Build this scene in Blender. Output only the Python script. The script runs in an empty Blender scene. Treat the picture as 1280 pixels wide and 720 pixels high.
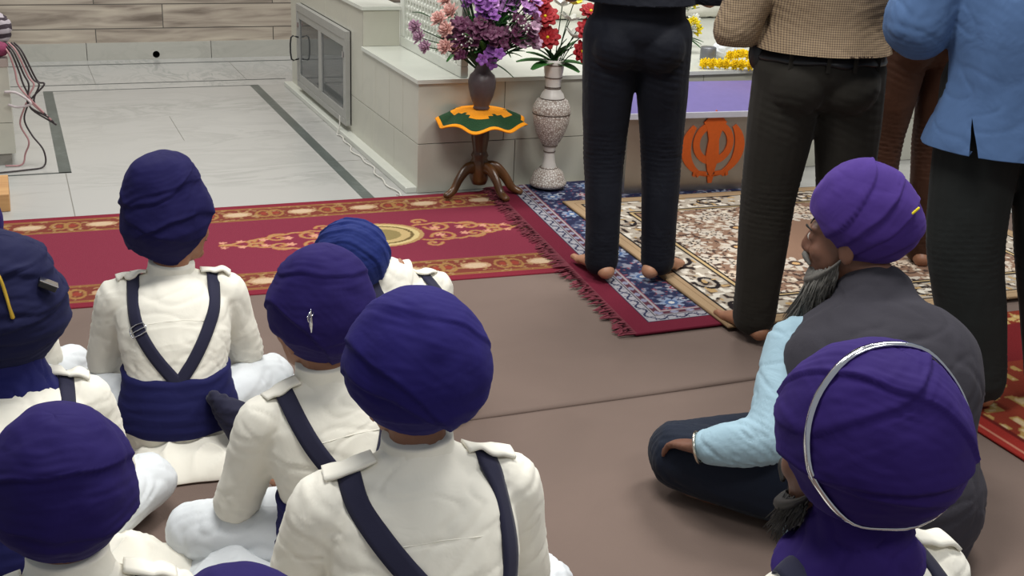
import bpy, bmesh, math, random
import numpy as np
from mathutils import Vector, Matrix, noise as mn
from mathutils.bvhtree import BVHTree
random.seed(5)
C = bpy.context.scene.collection
PI = math.pi
V = Vector

# ------------------------------------------------------------------ helpers
def lin(c):
    if isinstance(c, str):
        c = [int(c[i:i+2], 16) for i in (0, 2, 4)]
    return tuple((x/255/12.92 if x/255 <= .04045 else ((x/255+.055)/1.055)**2.4) for x in c)

def tag(o, label=None, cat=None, group=None, kind=None):
    if label: o['label'] = label
    if cat: o['category'] = cat
    if group: o['group'] = group
    if kind: o['kind'] = kind
    return o

def link_mesh(name, me, m=None, parent=None, smooth=True):
    o = bpy.data.objects.new(name, me); C.objects.link(o)
    if m is not None and not me.materials: me.materials.append(m)
    if smooth: me.polygons.foreach_set('use_smooth', [True]*len(me.polygons))
    if parent: o.parent = parent
    return o

def obj(name, bm, m=None, parent=None, smooth=True, loc=None, rotz=0):
    bmesh.ops.recalc_face_normals(bm, faces=bm.faces[:])
    me = bpy.data.meshes.new(name); bm.to_mesh(me); bm.free()
    o = link_mesh(name, me, m, parent, smooth)
    if loc: o.location = loc
    o.rotation_euler = (0, 0, rotz)
    return o

def empty(name, loc, rotz=0):
    o = bpy.data.objects.new(name, None); C.objects.link(o)
    o.location = loc; o.rotation_euler = (0, 0, rotz); o.empty_display_size = .05
    return o

def box(bm, x0, x1, y0, y1, z0, z1, mi=0, bev=0.0):
    vs = [bm.verts.new((x, y, z)) for z in (z0, z1) for y in (y0, y1) for x in (x0, x1)]
    fs = [bm.faces.new([vs[i] for i in q]) for q in ((0,2,3,1),(4,5,7,6),(0,1,5,4),(2,6,7,3),(0,4,6,2),(1,3,7,5))]
    for f in fs: f.material_index = mi
    if bev:
        es = set(e for f in fs for e in f.edges)
        r = bmesh.ops.bevel(bm, geom=list(es), offset=bev, segments=2, affect='EDGES', profile=.5)
        for f in r['faces']: f.material_index = mi
    return vs

def catmull(P, n):
    P = [np.array(p, float) for p in P]
    if len(P) == 2: return [P[0]+(P[1]-P[0])*i/n for i in range(n+1)]
    Q = [2*P[0]-P[1]] + P + [2*P[-1]-P[-2]]
    out = []
    for i in range(len(P)-1):
        a, b, c, d = Q[i:i+4]
        for k in range(n):
            t = k/n
            out.append(.5*((2*b)+(c-a)*t+(2*a-5*b+4*c-d)*t*t+(3*b-a-3*c+d)*t**3))
    out.append(P[-1])
    return out

def tube(bm, pts, rad, side=(1, 0, 0), seg=16, sub=4, cap=True, mi=0):
    """loft with elliptical rings; rad items are r or (a,b); a along side"""
    rr = [(r, r) if not isinstance(r, (tuple, list)) else r for r in rad]
    P = catmull(pts, sub); Rr = catmull(rr, sub)
    n = len(P)
    rows = []
    s0 = np.array(side, float); s0 /= np.linalg.norm(s0)
    for i in range(n):
        t = P[min(i+1, n-1)]-P[max(i-1, 0)]; L = np.linalg.norm(t); t = t/L if L > 1e-9 else np.array([0, 0, 1.])
        u = s0-t*(s0@t)
        if np.linalg.norm(u) < .15: u = np.cross(t, [0.3, .5, .8])
        u /= np.linalg.norm(u)
        if len(pts) > 2 and side == (1, 0, 0): pass
        rows.append((P[i], u, np.cross(t, u), t, abs(Rr[i][0]), abs(Rr[i][1])))
    if cap:
        for e in (0, -1):
            p, u, v, t, a, b = rows[e]
            k = (a+b)/2*.8*(-1 if e == 0 else 1)
            new = [(p+t*k*math.sin(w), u, v, t, a*math.cos(w), b*math.cos(w)) for w in (.5, .95, 1.35)]
            rows = new[::-1]+rows if e == 0 else rows+new
    prev = None; first = None
    for p, u, v, t, a, b in rows:
        ring = [bm.verts.new(p+u*a*math.cos(2*PI*k/seg)+v*b*math.sin(2*PI*k/seg)) for k in range(seg)]
        if prev:
            for k in range(seg):
                f = bm.faces.new((prev[k], prev[(k+1) % seg], ring[(k+1) % seg], ring[k])); f.material_index = mi
        else: first = ring
        prev = ring
    f = bm.faces.new(first[::-1]); f.material_index = mi
    f = bm.faces.new(prev); f.material_index = mi

def ball(bm, c, r, rot=None, seg=16, rings=10):
    r = (r, r, r) if not isinstance(r, (tuple, list)) else r
    M = Matrix.Translation(V(c)) @ (rot.to_4x4() if rot else Matrix()) @ Matrix.Diagonal((*r, 1))
    bmesh.ops.create_uvsphere(bm, u_segments=seg, v_segments=rings, radius=1, matrix=M)

def lathe(bm, prof, seg=32, c=(0, 0), mi=0):
    prev = None
    for r, z in prof:
        ring = [bm.verts.new((c[0]+max(r, 1e-4)*math.cos(2*PI*k/seg), c[1]+max(r, 1e-4)*math.sin(2*PI*k/seg), z)) for k in range(seg)]
        if prev:
            for k in range(seg): 
                f = bm.faces.new((prev[k], prev[(k+1) % seg], ring[(k+1) % seg], ring[k])); f.material_index = mi
        prev = ring
    return prev

def remeshed(bm, voxel, smooth=4, fac=.5):
    bmesh.ops.recalc_face_normals(bm, faces=bm.faces[:])
    me = bpy.data.meshes.new('tmp'); bm.to_mesh(me); bm.free()
    o = bpy.data.objects.new('tmp', me); C.objects.link(o)
    md = o.modifiers.new('r', 'REMESH'); md.mode = 'VOXEL'; md.voxel_size = voxel
    if smooth:
        sm = o.modifiers.new('s', 'SMOOTH'); sm.factor = fac; sm.iterations = smooth
    dg = bpy.context.evaluated_depsgraph_get()
    out = bpy.data.meshes.new_from_object(o.evaluated_get(dg))
    bpy.data.objects.remove(o); bpy.data.meshes.remove(me)
    out.materials.clear()
    return out

def displace(me, fn):
    n = len(me.vertices)
    co = np.empty(n*3); me.vertices.foreach_get('co', co); co = co.reshape(n, 3)
    no = np.array([v.normal[:] for v in me.vertices])
    d = fn(co, no)
    co = co+no*d[:, None]
    me.vertices.foreach_set('co', co.ravel()); me.update()

def nz(co, f, seed=0.):
    fx, fy, fz = f if isinstance(f, (tuple, list)) else (f, f, f)
    return np.array([mn.noise((p[0]*fx+seed, p[1]*fy+seed*1.7, p[2]*fz-seed)) for p in co])

def folds(amp=.004, f=14, seed=0., spots=(), cr=1., drape=False):
    """cloth wrinkles: warped ridges + bunching near given spots (point, axis, wavelength, radius, amp)"""
    def fn(co, no):
        w = nz(co, f*.35, seed)
        a = nz(co+w[:, None]*.05, (f*.55, f*.55, f*1.3), seed+3)
        b = nz(co, (f*2.0, f*2.0, f*1.1), seed+7)
        a2 = nz(co+w[:, None]*.09, (f*.9, f*.9, f*1.6), seed+21)
        if drape: a = nz(co+w[:, None]*.06, (f*.75, f*.75, f*.22), seed+3)
        d = amp*(1-2*np.abs(a)**.7)*.7+amp*.3*b-cr*amp*.6*np.exp(-(a2/.08)**2)-cr*amp*.9*np.exp(-(a/.055)**2)
        for c, ax, lam, r, am in spots:
            q = co-np.array(c); ax_ = np.array(ax)/np.linalg.norm(ax)
            g = np.exp(-(q**2).sum(1)/r**2)
            s = np.sin(2*PI*(q@ax_)/lam+3.5*a+2*w)
            d = d+am*g*(1-2*np.sqrt(np.abs(s)))*-1
        return d
    return fn

# ------------------------------------------------------------------ materials
MATS = {}
def nt(name):
    m = bpy.data.materials.new(name); m.use_nodes = True
    t = m.node_tree; p = t.nodes['Principled BSDF']
    return m, t, p
def N(t, typ, **k):
    n = t.nodes.new(typ)
    for a, b in k.items():
        if a.startswith('i_'):
            n.inputs[a[2:].replace('_', ' ')].default_value = b
        else: setattr(n, a, b)
    return n
def plain(name, col, rough=.5, metal=0., **kw):
    m, t, p = nt(name)
    p.inputs['Base Color'].default_value = (*lin(col), 1)
    p.inputs['Roughness'].default_value = rough; p.inputs['Metallic'].default_value = metal
    tc = N(t, 'ShaderNodeTexCoord'); no = N(t, 'ShaderNodeTexNoise', i_Scale=kw.get('ns', 30.), i_Detail=4.)
    t.links.new(tc.outputs['Object'], no.inputs['Vector'])
    mx = N(t, 'ShaderNodeMix', data_type='RGBA', blend_type='MULTIPLY'); mx.inputs[0].default_value = kw.get('nv', .15)
    mx.inputs[6].default_value = (*lin(col), 1); t.links.new(no.outputs['Color'], mx.inputs[7])
    hs = N(t, 'ShaderNodeHueSaturation'); hs.inputs['Saturation'].default_value = 1.; hs.inputs['Value'].default_value = 1+kw.get('nv', .15)*.5
    t.links.new(no.outputs['Fac'], mx.inputs[7]); t.links.new(mx.outputs[2], hs.inputs['Color']); t.links.new(hs.outputs[0], p.inputs['Base Color'])
    if kw.get('bump'):
        b = N(t, 'ShaderNodeBump', i_Strength=kw['bump'], i_Distance=.004); t.links.new(no.outputs['Fac'], b.inputs['Height']); t.links.new(b.outputs[0], p.inputs['Normal'])
    return m
def fabric(name, col, rough=.85, sheen=.0, tint=None, weave=500., wb=.15, fold=.5, fs=9., var=.15):
    m, t, p = nt(name)
    p.inputs['Roughness'].default_value = rough
    p.inputs['Specular IOR Level'].default_value = .25
    p.inputs['Sheen Weight'].default_value = sheen; p.inputs['Sheen Roughness'].default_value = .45
    if tint: p.inputs['Sheen Tint'].default_value = (*lin(tint), 1)
    tc = N(t, 'ShaderNodeTexCoord')
    n1 = N(t, 'ShaderNodeTexNoise', i_Scale=fs, i_Detail=3., i_Distortion=.6)
    n2 = N(t, 'ShaderNodeTexNoise', i_Scale=weave, i_Detail=1.)
    for n in (n1, n2): t.links.new(tc.outputs['Object'], n.inputs['Vector'])
    cr = N(t, 'ShaderNodeMapRange'); cr.inputs['To Min'].default_value = 1-var; cr.inputs['To Max'].default_value = 1+var
    t.links.new(n1.outputs['Fac'], cr.inputs['Value'])
    vm = N(t, 'ShaderNodeVectorMath', operation='SCALE'); vm.inputs[0].default_value = lin(col)
    t.links.new(cr.outputs[0], vm.inputs['Scale']); t.links.new(vm.outputs[0], p.inputs['Base Color'])
    b1 = N(t, 'ShaderNodeBump', i_Strength=fold, i_Distance=.01); t.links.new(n1.outputs['Fac'], b1.inputs['Height'])
    b2 = N(t, 'ShaderNodeBump', i_Strength=wb, i_Distance=.001); t.links.new(n2.outputs['Fac'], b2.inputs['Height'])
    t.links.new(b1.outputs[0], b2.inputs['Normal']); t.links.new(b2.outputs[0], p.inputs['Normal'])
    return m
def attr_mat(name, rough=.95, bump=.6, sc=400.):
    m, t, p = nt(name); p.inputs['Roughness'].default_value = rough; p.inputs['Specular IOR Level'].default_value = .1
    a = N(t, 'ShaderNodeAttribute', attribute_name='pattern')
    tc = N(t, 'ShaderNodeTexCoord'); n = N(t, 'ShaderNodeTexNoise', i_Scale=sc, i_Detail=2.); t.links.new(tc.outputs['Object'], n.inputs['Vector'])
    r = N(t, 'ShaderNodeMapRange'); r.inputs['To Min'].default_value = .75; r.inputs['To Max'].default_value = 1.25
    t.links.new(n.outputs['Fac'], r.inputs['Value'])
    vm = N(t, 'ShaderNodeVectorMath', operation='SCALE'); t.links.new(a.outputs['Color'], vm.inputs[0]); t.links.new(r.outputs[0], vm.inputs['Scale'])
    t.links.new(vm.outputs[0], p.inputs['Base Color'])
    b = N(t, 'ShaderNodeBump', i_Strength=bump, i_Distance=.003); t.links.new(n.outputs['Fac'], b.inputs['Height']); t.links.new(b.outputs[0], p.inputs['Normal'])
    return m
def marble(name, base, vein, rough=.25, sc=1.6, amt=.5, stretch=(1, 1, 1)):
    m, t, p = nt(name); p.inputs['Roughness'].default_value = rough
    tc = N(t, 'ShaderNodeTexCoord'); mp = N(t, 'ShaderNodeMapping'); mp.inputs['Scale'].default_value = stretch
    mp.inputs['Rotation'].default_value = (0, 0, .35)
    t.links.new(tc.outputs['Object'], mp.inputs['Vector'])
    a = N(t, 'ShaderNodeTexNoise', i_Scale=sc, i_Detail=9., i_Roughness=.62, i_Distortion=1.6)
    b = N(t, 'ShaderNodeTexNoise', i_Scale=sc*.5, i_Detail=3.)
    for n in (a, b): t.links.new(mp.outputs[0], n.inputs['Vector'])
    r = N(t, 'ShaderNodeValToRGB'); e = r.color_ramp.elements
    e[0].position = .43; e[0].color = (0, 0, 0, 1); e[1].position = .5; e[1].color = (1, 1, 1, 1)
    x = e.new(.57); x.color = (0.1, .1, .1, 1)
    t.links.new(a.outputs['Fac'], r.inputs['Fac'])
    mu = N(t, 'ShaderNodeMath', operation='MULTIPLY'); t.links.new(r.outputs[0], mu.inputs[0]); 
    r2 = N(t, 'ShaderNodeMapRange'); r2.inputs['From Min'].default_value = .4; r2.inputs['From Max'].default_value = .65; r2.inputs['To Max'].default_value = amt
    t.links.new(b.outputs['Fac'], r2.inputs['Value']); t.links.new(r2.outputs[0], mu.inputs[1])
    mx = N(t, 'ShaderNodeMix', data_type='RGBA'); mx.inputs[6].default_value = (*lin(base), 1); mx.inputs[7].default_value = (*lin(vein), 1)
    t.links.new(mu.outputs[0], mx.inputs[0]); t.links.new(mx.outputs[2], p.inputs['Base Color'])
    return m
def wood(name, c1, c2, rough=.35, sc=(3, 30, 30)):
    m, t, p = nt(name); p.inputs['Roughness'].default_value = rough
    tc = N(t, 'ShaderNodeTexCoord'); mp = N(t, 'ShaderNodeMapping'); mp.inputs['Scale'].default_value = sc
    t.links.new(tc.outputs['Object'], mp.inputs['Vector'])
    n = N(t, 'ShaderNodeTexNoise', i_Scale=1., i_Detail=6., i_Distortion=.6); t.links.new(mp.outputs[0], n.inputs['Vector'])
    r = N(t, 'ShaderNodeValToRGB'); e = r.color_ramp.elements; e[0].position = .3; e[0].color = (*lin(c1), 1); e[1].position = .7; e[1].color = (*lin(c2), 1)
    t.links.new(n.outputs['Fac'], r.inputs[0]); t.links.new(r.outputs[0], p.inputs['Base Color'])
    return m

M = dict(
 floor=marble('floor_marble', 'b0afab', '8f918c', .22, 1.5, .6, (1, 2.2, 1)),
 floorb=marble('floor_marble_border', 'b9b8b4', '8e938f', .22, 2.2, .7, (2.5, 1, 1)),
 stripe=marble('green_marble_stripe', '4b5350', '6b7370', .3, 8, .8),
 seam=plain('dark_grout', '77746d', .9),
 blackline=plain('black_stone_line', '3e4443', .4),
 marblew=marble('platform_marble', 'c0beb0', 'adaca2', .22, 1.2, .35),
 marbletop=marble('platform_top_marble', 'd0d2c8', 'b8bdb4', .18, 1.4, .4),
 skirt=marble('skirting_marble', 'b1afa6', '8d8c84', .3, 2.5, .6, (1, 1, 2)),
 steel=plain('brushed_steel', 'a9a29a', .32, .9, ns=6., nv=.35),
 alu=plain('aluminium_frame', 'b4b4b0', .42, .55),
 chrome=plain('chrome', 'dcdce0', .14, 1.),
 orange=plain('orange_vinyl', 'cf5a12', .6, ns=60., nv=.25),
 brass=plain('brass', 'cdae5a', .3, .8),
 vase_dark=plain('dark_clay', '4d4142', .42, ns=60., nv=.4, bump=.2),
 wood_dark=wood('dark_polished_wood', '38220f', '6a4526', .28, (14, 14, 3)),
 wood_block=wood('pine_block_wood', 'a9794a', 'c79a65', .6, (3, 20, 20)),
 yarn_green=plain('green_yarn', '17421f', .95, ns=260., nv=.7, bump=.9),
 yarn_orange=plain('orange_yarn', 'f79a0a', .95, ns=260., nv=.3, bump=.9),
 marigold=plain('yellow_marigold', 'f2cf00', .85, ns=150., nv=.4, bump=.6),
 leaf=plain('green_leaf', '3c7a34', .5, ns=25., nv=.5),
 leafd=plain('dark_green_leaf', '204420', .5, ns=25., nv=.5),
 petal_pink=plain('blush_petal', 'd8a9a0', .7, ns=40., nv=.35),
 petal_mauve=plain('mauve_petal', 'b48ea5', .7, ns=40., nv=.35),
 petal_purple=plain('violet_petal', '8b4ea0', .6, ns=50., nv=.5),
 petal_plum=plain('plum_petal', '5e2648', .6, ns=50., nv=.5),
 petal_lilac=plain('lilac_petal', 'c58fce', .6, ns=50., nv=.4),
 petal_red=plain('red_velvet_petal', 'a00c18', .7, ns=50., nv=.5),
 petal_white=plain('white_petal', 'd9dad0', .6, ns=50., nv=.2),
 petal_yellow=plain('yellow_petal', 'e6d21c', .7, ns=50., nv=.3),
 kara=plain('steel_bangle', 'd9d3c4', .18, 1.),
 black_plastic=plain('black_plastic', '17171a', .35),
 wire_black=plain('black_cable', '2c2124', .5),
 wire_pink=plain('dusty_pink_cable', 'a77a7b', .5),
 wire_white=plain('white_cable', 'cfccc4', .5),
 paper=plain('white_paper', 'd6d3de', .7),
 mat=fabric('brown_carpet_cloth', '706058', .95, 0., None, 350., .5, .6, 3.2, .13),
 white=fabric('white_cotton', 'ebe7da', .8, .1, 'ffffff', 700., .05, .22, 16., .03),
 whiteb=fabric('bluish_white_cotton', 'd9dde0', .8, .1, 'ffffff', 700., .05, .3, 14., .03),
 strap=fabric('navy_webbing', '24243a', .8, .1, None, 900., .3, .05),
 sash=fabric('navy_cotton_sash', '17184a', .85, .15, '5050a0', 600., .1, .5, 12),
 t_navy=fabric('dark_navy_turban_cotton', '14163a', .85, .12, '6068a0', 650., .1, .35, 14),
 t_indigo=fabric('indigo_turban_cotton', '1d1150', .85, .09, '6a5ac0', 650., .1, .3, 14),
 t_blueviolet=fabric('blue_violet_turban_cotton', '1a1156', .85, .09, '6058c0', 650., .1, .3, 14),
 t_violet=fabric('violet_turban_cotton', '27145a', .85, .09, '8060d0', 650., .1, .3, 14),
 t_purple=fabric('bright_purple_turban_cotton', '3a246c', .85, .25, 'a080e0', 650., .1, .3, 14),
 t_blue=fabric('royal_blue_turban_cotton', '172562', .8, .18, '6078d0', 650., .1, .4, 20),
 neck_blue=fabric('blue_neck_cloth', '1d1f5c', .85, .1, None),
 vest=fabric('charcoal_wool_vest', '37353c', .9, .15, '8a8890', 300., .3, .4, 10),
 shirt_lb=fabric('pale_blue_shirt_cotton', '98b4c2', .8, .1, None, 700., .05, .5, 18, .05),
 tr_navy=fabric('dark_navy_trouser', '141c2c', .8, .05, None, 500., .1, .8, 12),
 tr_black=fabric('black_blue_stretch', '0c0f1a', .75, .03, None, 500., .1, .7, 10),
 tr_olive=fabric('dark_olive_trouser', '26231e', .85, .05, None, 500., .1, .5, 8),
 tr_charcoal=fabric('charcoal_trouser', '222524', .85, .05, None, 500., .1, .5, 8),
 tr_brown=fabric('brown_trouser', '3e2416', .7, .05, None, 500., .1, .8, 9, .35),
 kurta_blue=fabric('steel_blue_kurta', '4e6992', .8, .15, 'a0c0f0', 600., .06, .8, 9, .06),
 shirt_grey=fabric('grey_shirt', '8a8a92', .8, .1, None),
 leather=plain('black_leather', '121216', .4, ns=80., bump=.2),
 belt_edge=plain('dark_belt', '17161c', .4),
 hair_black=plain('black_hair', '15110f', .6),
 hair_grey=plain('grey_beard_hair', '64615c', .7, ns=300., nv=.8),
 lip=plain('lip', '7a4a40', .5),
 eye_white=plain('eye_white', 'd8d4cc', .2), iris=plain('dark_iris', '1c120c', .1),
 bulb=None,
)
def skin(name, col):
    m, t, p = nt(name); p.inputs['Base Color'].default_value = (*lin(col), 1); p.inputs['Roughness'].default_value = .5
    p.inputs['Subsurface Weight'].default_value = .08; p.inputs['Subsurface Radius'].default_value = (.02, .008, .004)
    tc = N(t, 'ShaderNodeTexCoord'); n = N(t, 'ShaderNodeTexNoise', i_Scale=18., i_Detail=5.); t.links.new(tc.outputs['Object'], n.inputs['Vector'])
    r = N(t, 'ShaderNodeMapRange'); r.inputs['To Min'].default_value = .8; r.inputs['To Max'].default_value = 1.2; t.links.new(n.outputs['Fac'], r.inputs['Value'])
    vm = N(t, 'ShaderNodeVectorMath', operation='SCALE'); vm.inputs[0].default_value = lin(col)
    t.links.new(r.outputs[0], vm.inputs['Scale']); t.links.new(vm.outputs[0], p.inputs['Base Color'])
    return m
M['skin'] = skin('brown_skin', '9a6b50'); M['skin_dark'] = skin('dark_brown_skin', '6f4a39'); M['skin_fair'] = skin('tan_skin', 'b08063')
def check_mat():
    m, t, p = nt('tan_checked_cotton'); p.inputs['Roughness'].default_value = .8
    tc = N(t, 'ShaderNodeTexCoord'); sp = N(t, 'ShaderNodeSeparateXYZ'); t.links.new(tc.outputs['Object'], sp.inputs[0])
    nn = N(t, 'ShaderNodeTexNoise', i_Scale=6.); t.links.new(tc.outputs['Object'], nn.inputs['Vector'])
    outs = []
    for ax, per in (('X', .0065), ('Z', .0065)):
        a = N(t, 'ShaderNodeMath', operation='MULTIPLY_ADD'); a.inputs[1].default_value = 1/per; t.links.new(sp.outputs[ax], a.inputs[0])
        t.links.new(nn.outputs['Fac'], a.inputs[2])
        f = N(t, 'ShaderNodeMath', operation='FRACT'); t.links.new(a.outputs[0], f.inputs[0])
        g = N(t, 'ShaderNodeMath', operation='GREATER_THAN'); g.inputs[1].default_value = .62; t.links.new(f.outputs[0], g.inputs[0])
        outs.append(g)
    ad = N(t, 'ShaderNodeMath', operation='ADD'); t.links.new(outs[0].outputs[0], ad.inputs[0]); t.links.new(outs[1].outputs[0], ad.inputs[1])
    r = N(t, 'ShaderNodeMapRange'); r.inputs['From Max'].default_value = 2; t.links.new(ad.outputs[0], r.inputs['Value'])
    mx = N(t, 'ShaderNodeMix', data_type='RGBA'); mx.inputs[6].default_value = (*lin('9c8669'), 1); mx.inputs[7].default_value = (*lin('55443a'), 1)
    t.links.new(r.outputs[0], mx.inputs[0]); t.links.new(mx.outputs[2], p.inputs['Base Color'])
    n1 = N(t, 'ShaderNodeTexNoise', i_Scale=12., i_Detail=3.); t.links.new(tc.outputs['Object'], n1.inputs['Vector'])
    b = N(t, 'ShaderNodeBump', i_Strength=.6, i_Distance=.01); t.links.new(n1.outputs['Fac'], b.inputs['Height']); t.links.new(b.outputs[0], p.inputs['Normal'])
    return m
M['check'] = check_mat()
def glass_mat():
    m, t, p = nt('clear_glass'); p.inputs['Base Color'].default_value = (.45, .47, .48, 1)
    p.inputs['Transmission Weight'].default_value = .85; p.inputs['Roughness'].default_value = .02; p.inputs['IOR'].default_value = 1.22
    return m
M['glass'] = glass_mat()
def zebra():
    m, t, p = nt('striped_cloth'); p.inputs['Roughness'].default_value = .85
    tc = N(t, 'ShaderNodeTexCoord'); w = N(t, 'ShaderNodeTexWave', i_Scale=9., i_Distortion=6., i_Detail=2.); w.bands_direction = 'Z'
    t.links.new(tc.outputs['Object'], w.inputs['Vector'])
    r = N(t, 'ShaderNodeValToRGB'); e = r.color_ramp.elements; e[0].position = .45; e[0].color = (*lin('362a33'), 1); e[1].position = .55; e[1].color = (*lin('a59ca2'), 1)
    t.links.new(w.outputs['Fac'], r.inputs[0]); t.links.new(r.outputs[0], p.inputs['Base Color']); return m
M['zebra'] = zebra()
def vase_white():
    m, t, p = nt('carved_white_ceramic'); p.inputs['Roughness'].default_value = .35
    tc = N(t, 'ShaderNodeTexCoord'); n = N(t, 'ShaderNodeTexVoronoi', i_Scale=95.); n.feature = 'DISTANCE_TO_EDGE'; t.links.new(tc.outputs['Object'], n.inputs['Vector'])
    r = N(t, 'ShaderNodeValToRGB'); e = r.color_ramp.elements; e[0].position = .03; e[0].color = (*lin('8f7d72'), 1); e[1].position = .22; e[1].color = (*lin('d6d0c8'), 1)
    t.links.new(n.outputs['Distance'], r.inputs[0]); t.links.new(r.outputs[0], p.inputs['Base Color'])
    b = N(t, 'ShaderNodeBump', i_Strength=.7, i_Distance=.002); t.links.new(n.outputs['Distance'], b.inputs['Height']); t.links.new(b.outputs[0], p.inputs['Normal']); return m
M['carved'] = vase_white(); M['ceramic'] = plain('white_ceramic', 'cfc9c2', .35); M['vline'] = plain('dark_vase_line', '57493f', .5)
def plank_tile():
    m, t, p = nt('wood_look_wall_tile'); p.inputs['Roughness'].default_value = .3
    tc = N(t, 'ShaderNodeTexCoord'); sp = N(t, 'ShaderNodeSeparateXYZ'); t.links.new(tc.outputs['Object'], sp.inputs[0])
    cb = N(t, 'ShaderNodeCombineXYZ'); t.links.new(sp.outputs['X'], cb.inputs['X']); t.links.new(sp.outputs['Z'], cb.inputs['Y'])
    mp = N(t, 'ShaderNodeMapping'); mp.inputs['Location'].default_value = (.23, -.048, 0); t.links.new(cb.outputs[0], mp.inputs['Vector'])
    br = N(t, 'ShaderNodeTexBrick', i_Scale=1.); br.inputs['Brick Width'].default_value = 1.22; br.inputs['Row Height'].default_value = .165; br.inputs['Mortar Size'].default_value = .0035
    br.offset = .37; br.inputs['Color1'].default_value = (1, 1, 1, 1); br.inputs['Color2'].default_value = (0, 0, 0, 1); br.inputs['Mortar'].default_value = (0, 0, 0, 1)
    t.links.new(mp.outputs[0], br.inputs['Vector'])
    m2 = N(t, 'ShaderNodeMapping'); m2.inputs['Scale'].default_value = (1.3, 12, 1); t.links.new(cb.outputs[0], m2.inputs['Vector'])
    ad = N(t, 'ShaderNodeVectorMath', operation='ADD'); t.links.new(m2.outputs[0], ad.inputs[0]); 
    sc_ = N(t, 'ShaderNodeVectorMath', operation='SCALE'); sc_.inputs['Scale'].default_value = 3.; t.links.new(br.outputs['Color'], sc_.inputs[0]); t.links.new(sc_.outputs[0], ad.inputs[1])
    n = N(t, 'ShaderNodeTexNoise', i_Scale=1.3, i_Detail=7., i_Distortion=.8); t.links.new(ad.outputs[0], n.inputs['Vector'])
    r = N(t, 'ShaderNodeValToRGB'); e = r.color_ramp.elements; e[0].position = .3; e[0].color = (*lin('6e6258'), 1); e[1].position = .72; e[1].color = (*lin('c2b7a6'), 1)
    x = e.new(.5); x.color = (*lin('a89c8e'), 1)
    t.links.new(n.outputs['Fac'], r.inputs[0])
    mx = N(t, 'ShaderNodeMix', data_type='RGBA'); t.links.new(br.outputs['Fac'], mx.inputs[0]); t.links.new(r.outputs[0], mx.inputs[6]); mx.inputs[7].default_value = (*lin('55504a'), 1)
    t.links.new(mx.outputs[2], p.inputs['Base Color']); return m
M['plank'] = plank_tile()

# ------------------------------------------------------------------ setting
def struct(name, bm, m, smooth=False):
    o = obj(name, bm, None, None, smooth)
    for q in (m if isinstance(m, list) else [m]): o.data.materials.append(q)
    o['kind'] = 'structure'; return o
bm = bmesh.new()
def fl(x0, x1, y0, y1, mi): box(bm, x0, x1, y0, y1, -.1, 0, mi)
def ln(x0, x1, y0, y1, mi, h=.0006): box(bm, x0, x1, y0, y1, -.02, h, mi)
fl(-3, 9, -2, 5.775, 0); fl(-3, 9, 5.775, 7.73, 0); fl(-3, 9, 7.73, 9.0, 1)
ln(.145, .2, 5.77, 7.72, 2); ln(1.385, 1.44, 4.9, 7.72, 2)
ln(-3, .2, 5.765, 5.785, 3); ln(.145, 1.44, 7.72, 7.735, 3); ln(-3, 1.655, 7.905, 7.925, 3); ln(-3, 1.9, 8.6, 8.625, 3)
ln(.172, .176, 4.9, 5.77, 4); ln(.78, .783, 6.3, 6.9, 4); ln(-.4, -.397, 4.9, 5.76, 4); ln(.46, .463, 7.93, 8.6, 4); ln(1.4, 1.403, 7.93, 8.6, 4); ln(1.5, 1.655, 6.6, 6.603, 4); ln(1.44, 1.655, 5.7, 5.703, 4)
struct('floor', bm, [M['floor'], M['floorb'], M['stripe'], M['blackline'], M['seam']])

bm = bmesh.new()   # wall with wood look tiles
box(bm, -3, 9, 8.8, 9.0, .118, 3.4)
struct('wall_back', bm, M['plank'])
bm = bmesh.new()
xs = [-3, -2.1, -.75, .47, 1.31, 2.2, 3.2, 4.4, 9]
for a, b in zip(xs[:-1], xs[1:]):
# the tile with the round drain hole is cut around it
    if a == .47:
        cx, r, q_ = .93, .024, .033
        box(bm, a+.002, cx-q_, 8.78, 8.98, 0, .118); box(bm, cx+q_, b-.002, 8.78, 8.98, 0, .118); box(bm, cx-q_, cx+q_, 8.78, 8.98, .067, .118)
        vs_f = []
        for k in range(32):
            w = 2*PI*k/32; dx, dz = math.cos(w), math.sin(w); t_ = q_/max(abs(dx), abs(dz))
            vs_f.append((bm.verts.new((cx+dx*t_, 8.78, .0335+dz*t_)), bm.verts.new((cx+dx*r, 8.78, .0335+dz*r)), bm.verts.new((cx+dx*r, 8.90, .0335+dz*r))))
        for k in range(32):
            A, B = vs_f[k], vs_f[(k+1) % 32]
            bm.faces.new((A[0], B[0], B[1], A[1])); f = bm.faces.new((A[1], B[1], B[2], A[2])); f.material_index = 1
        f = bm.faces.new([v[2] for v in vs_f]); f.material_index = 1
    else:
        box(bm, a+.002, b-.002, 8.78, 8.98, 0, .118)
struct('baseboard_back', bm, [M['skirt'], plain('dark_hole', '0b0a0a', .9)])

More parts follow.
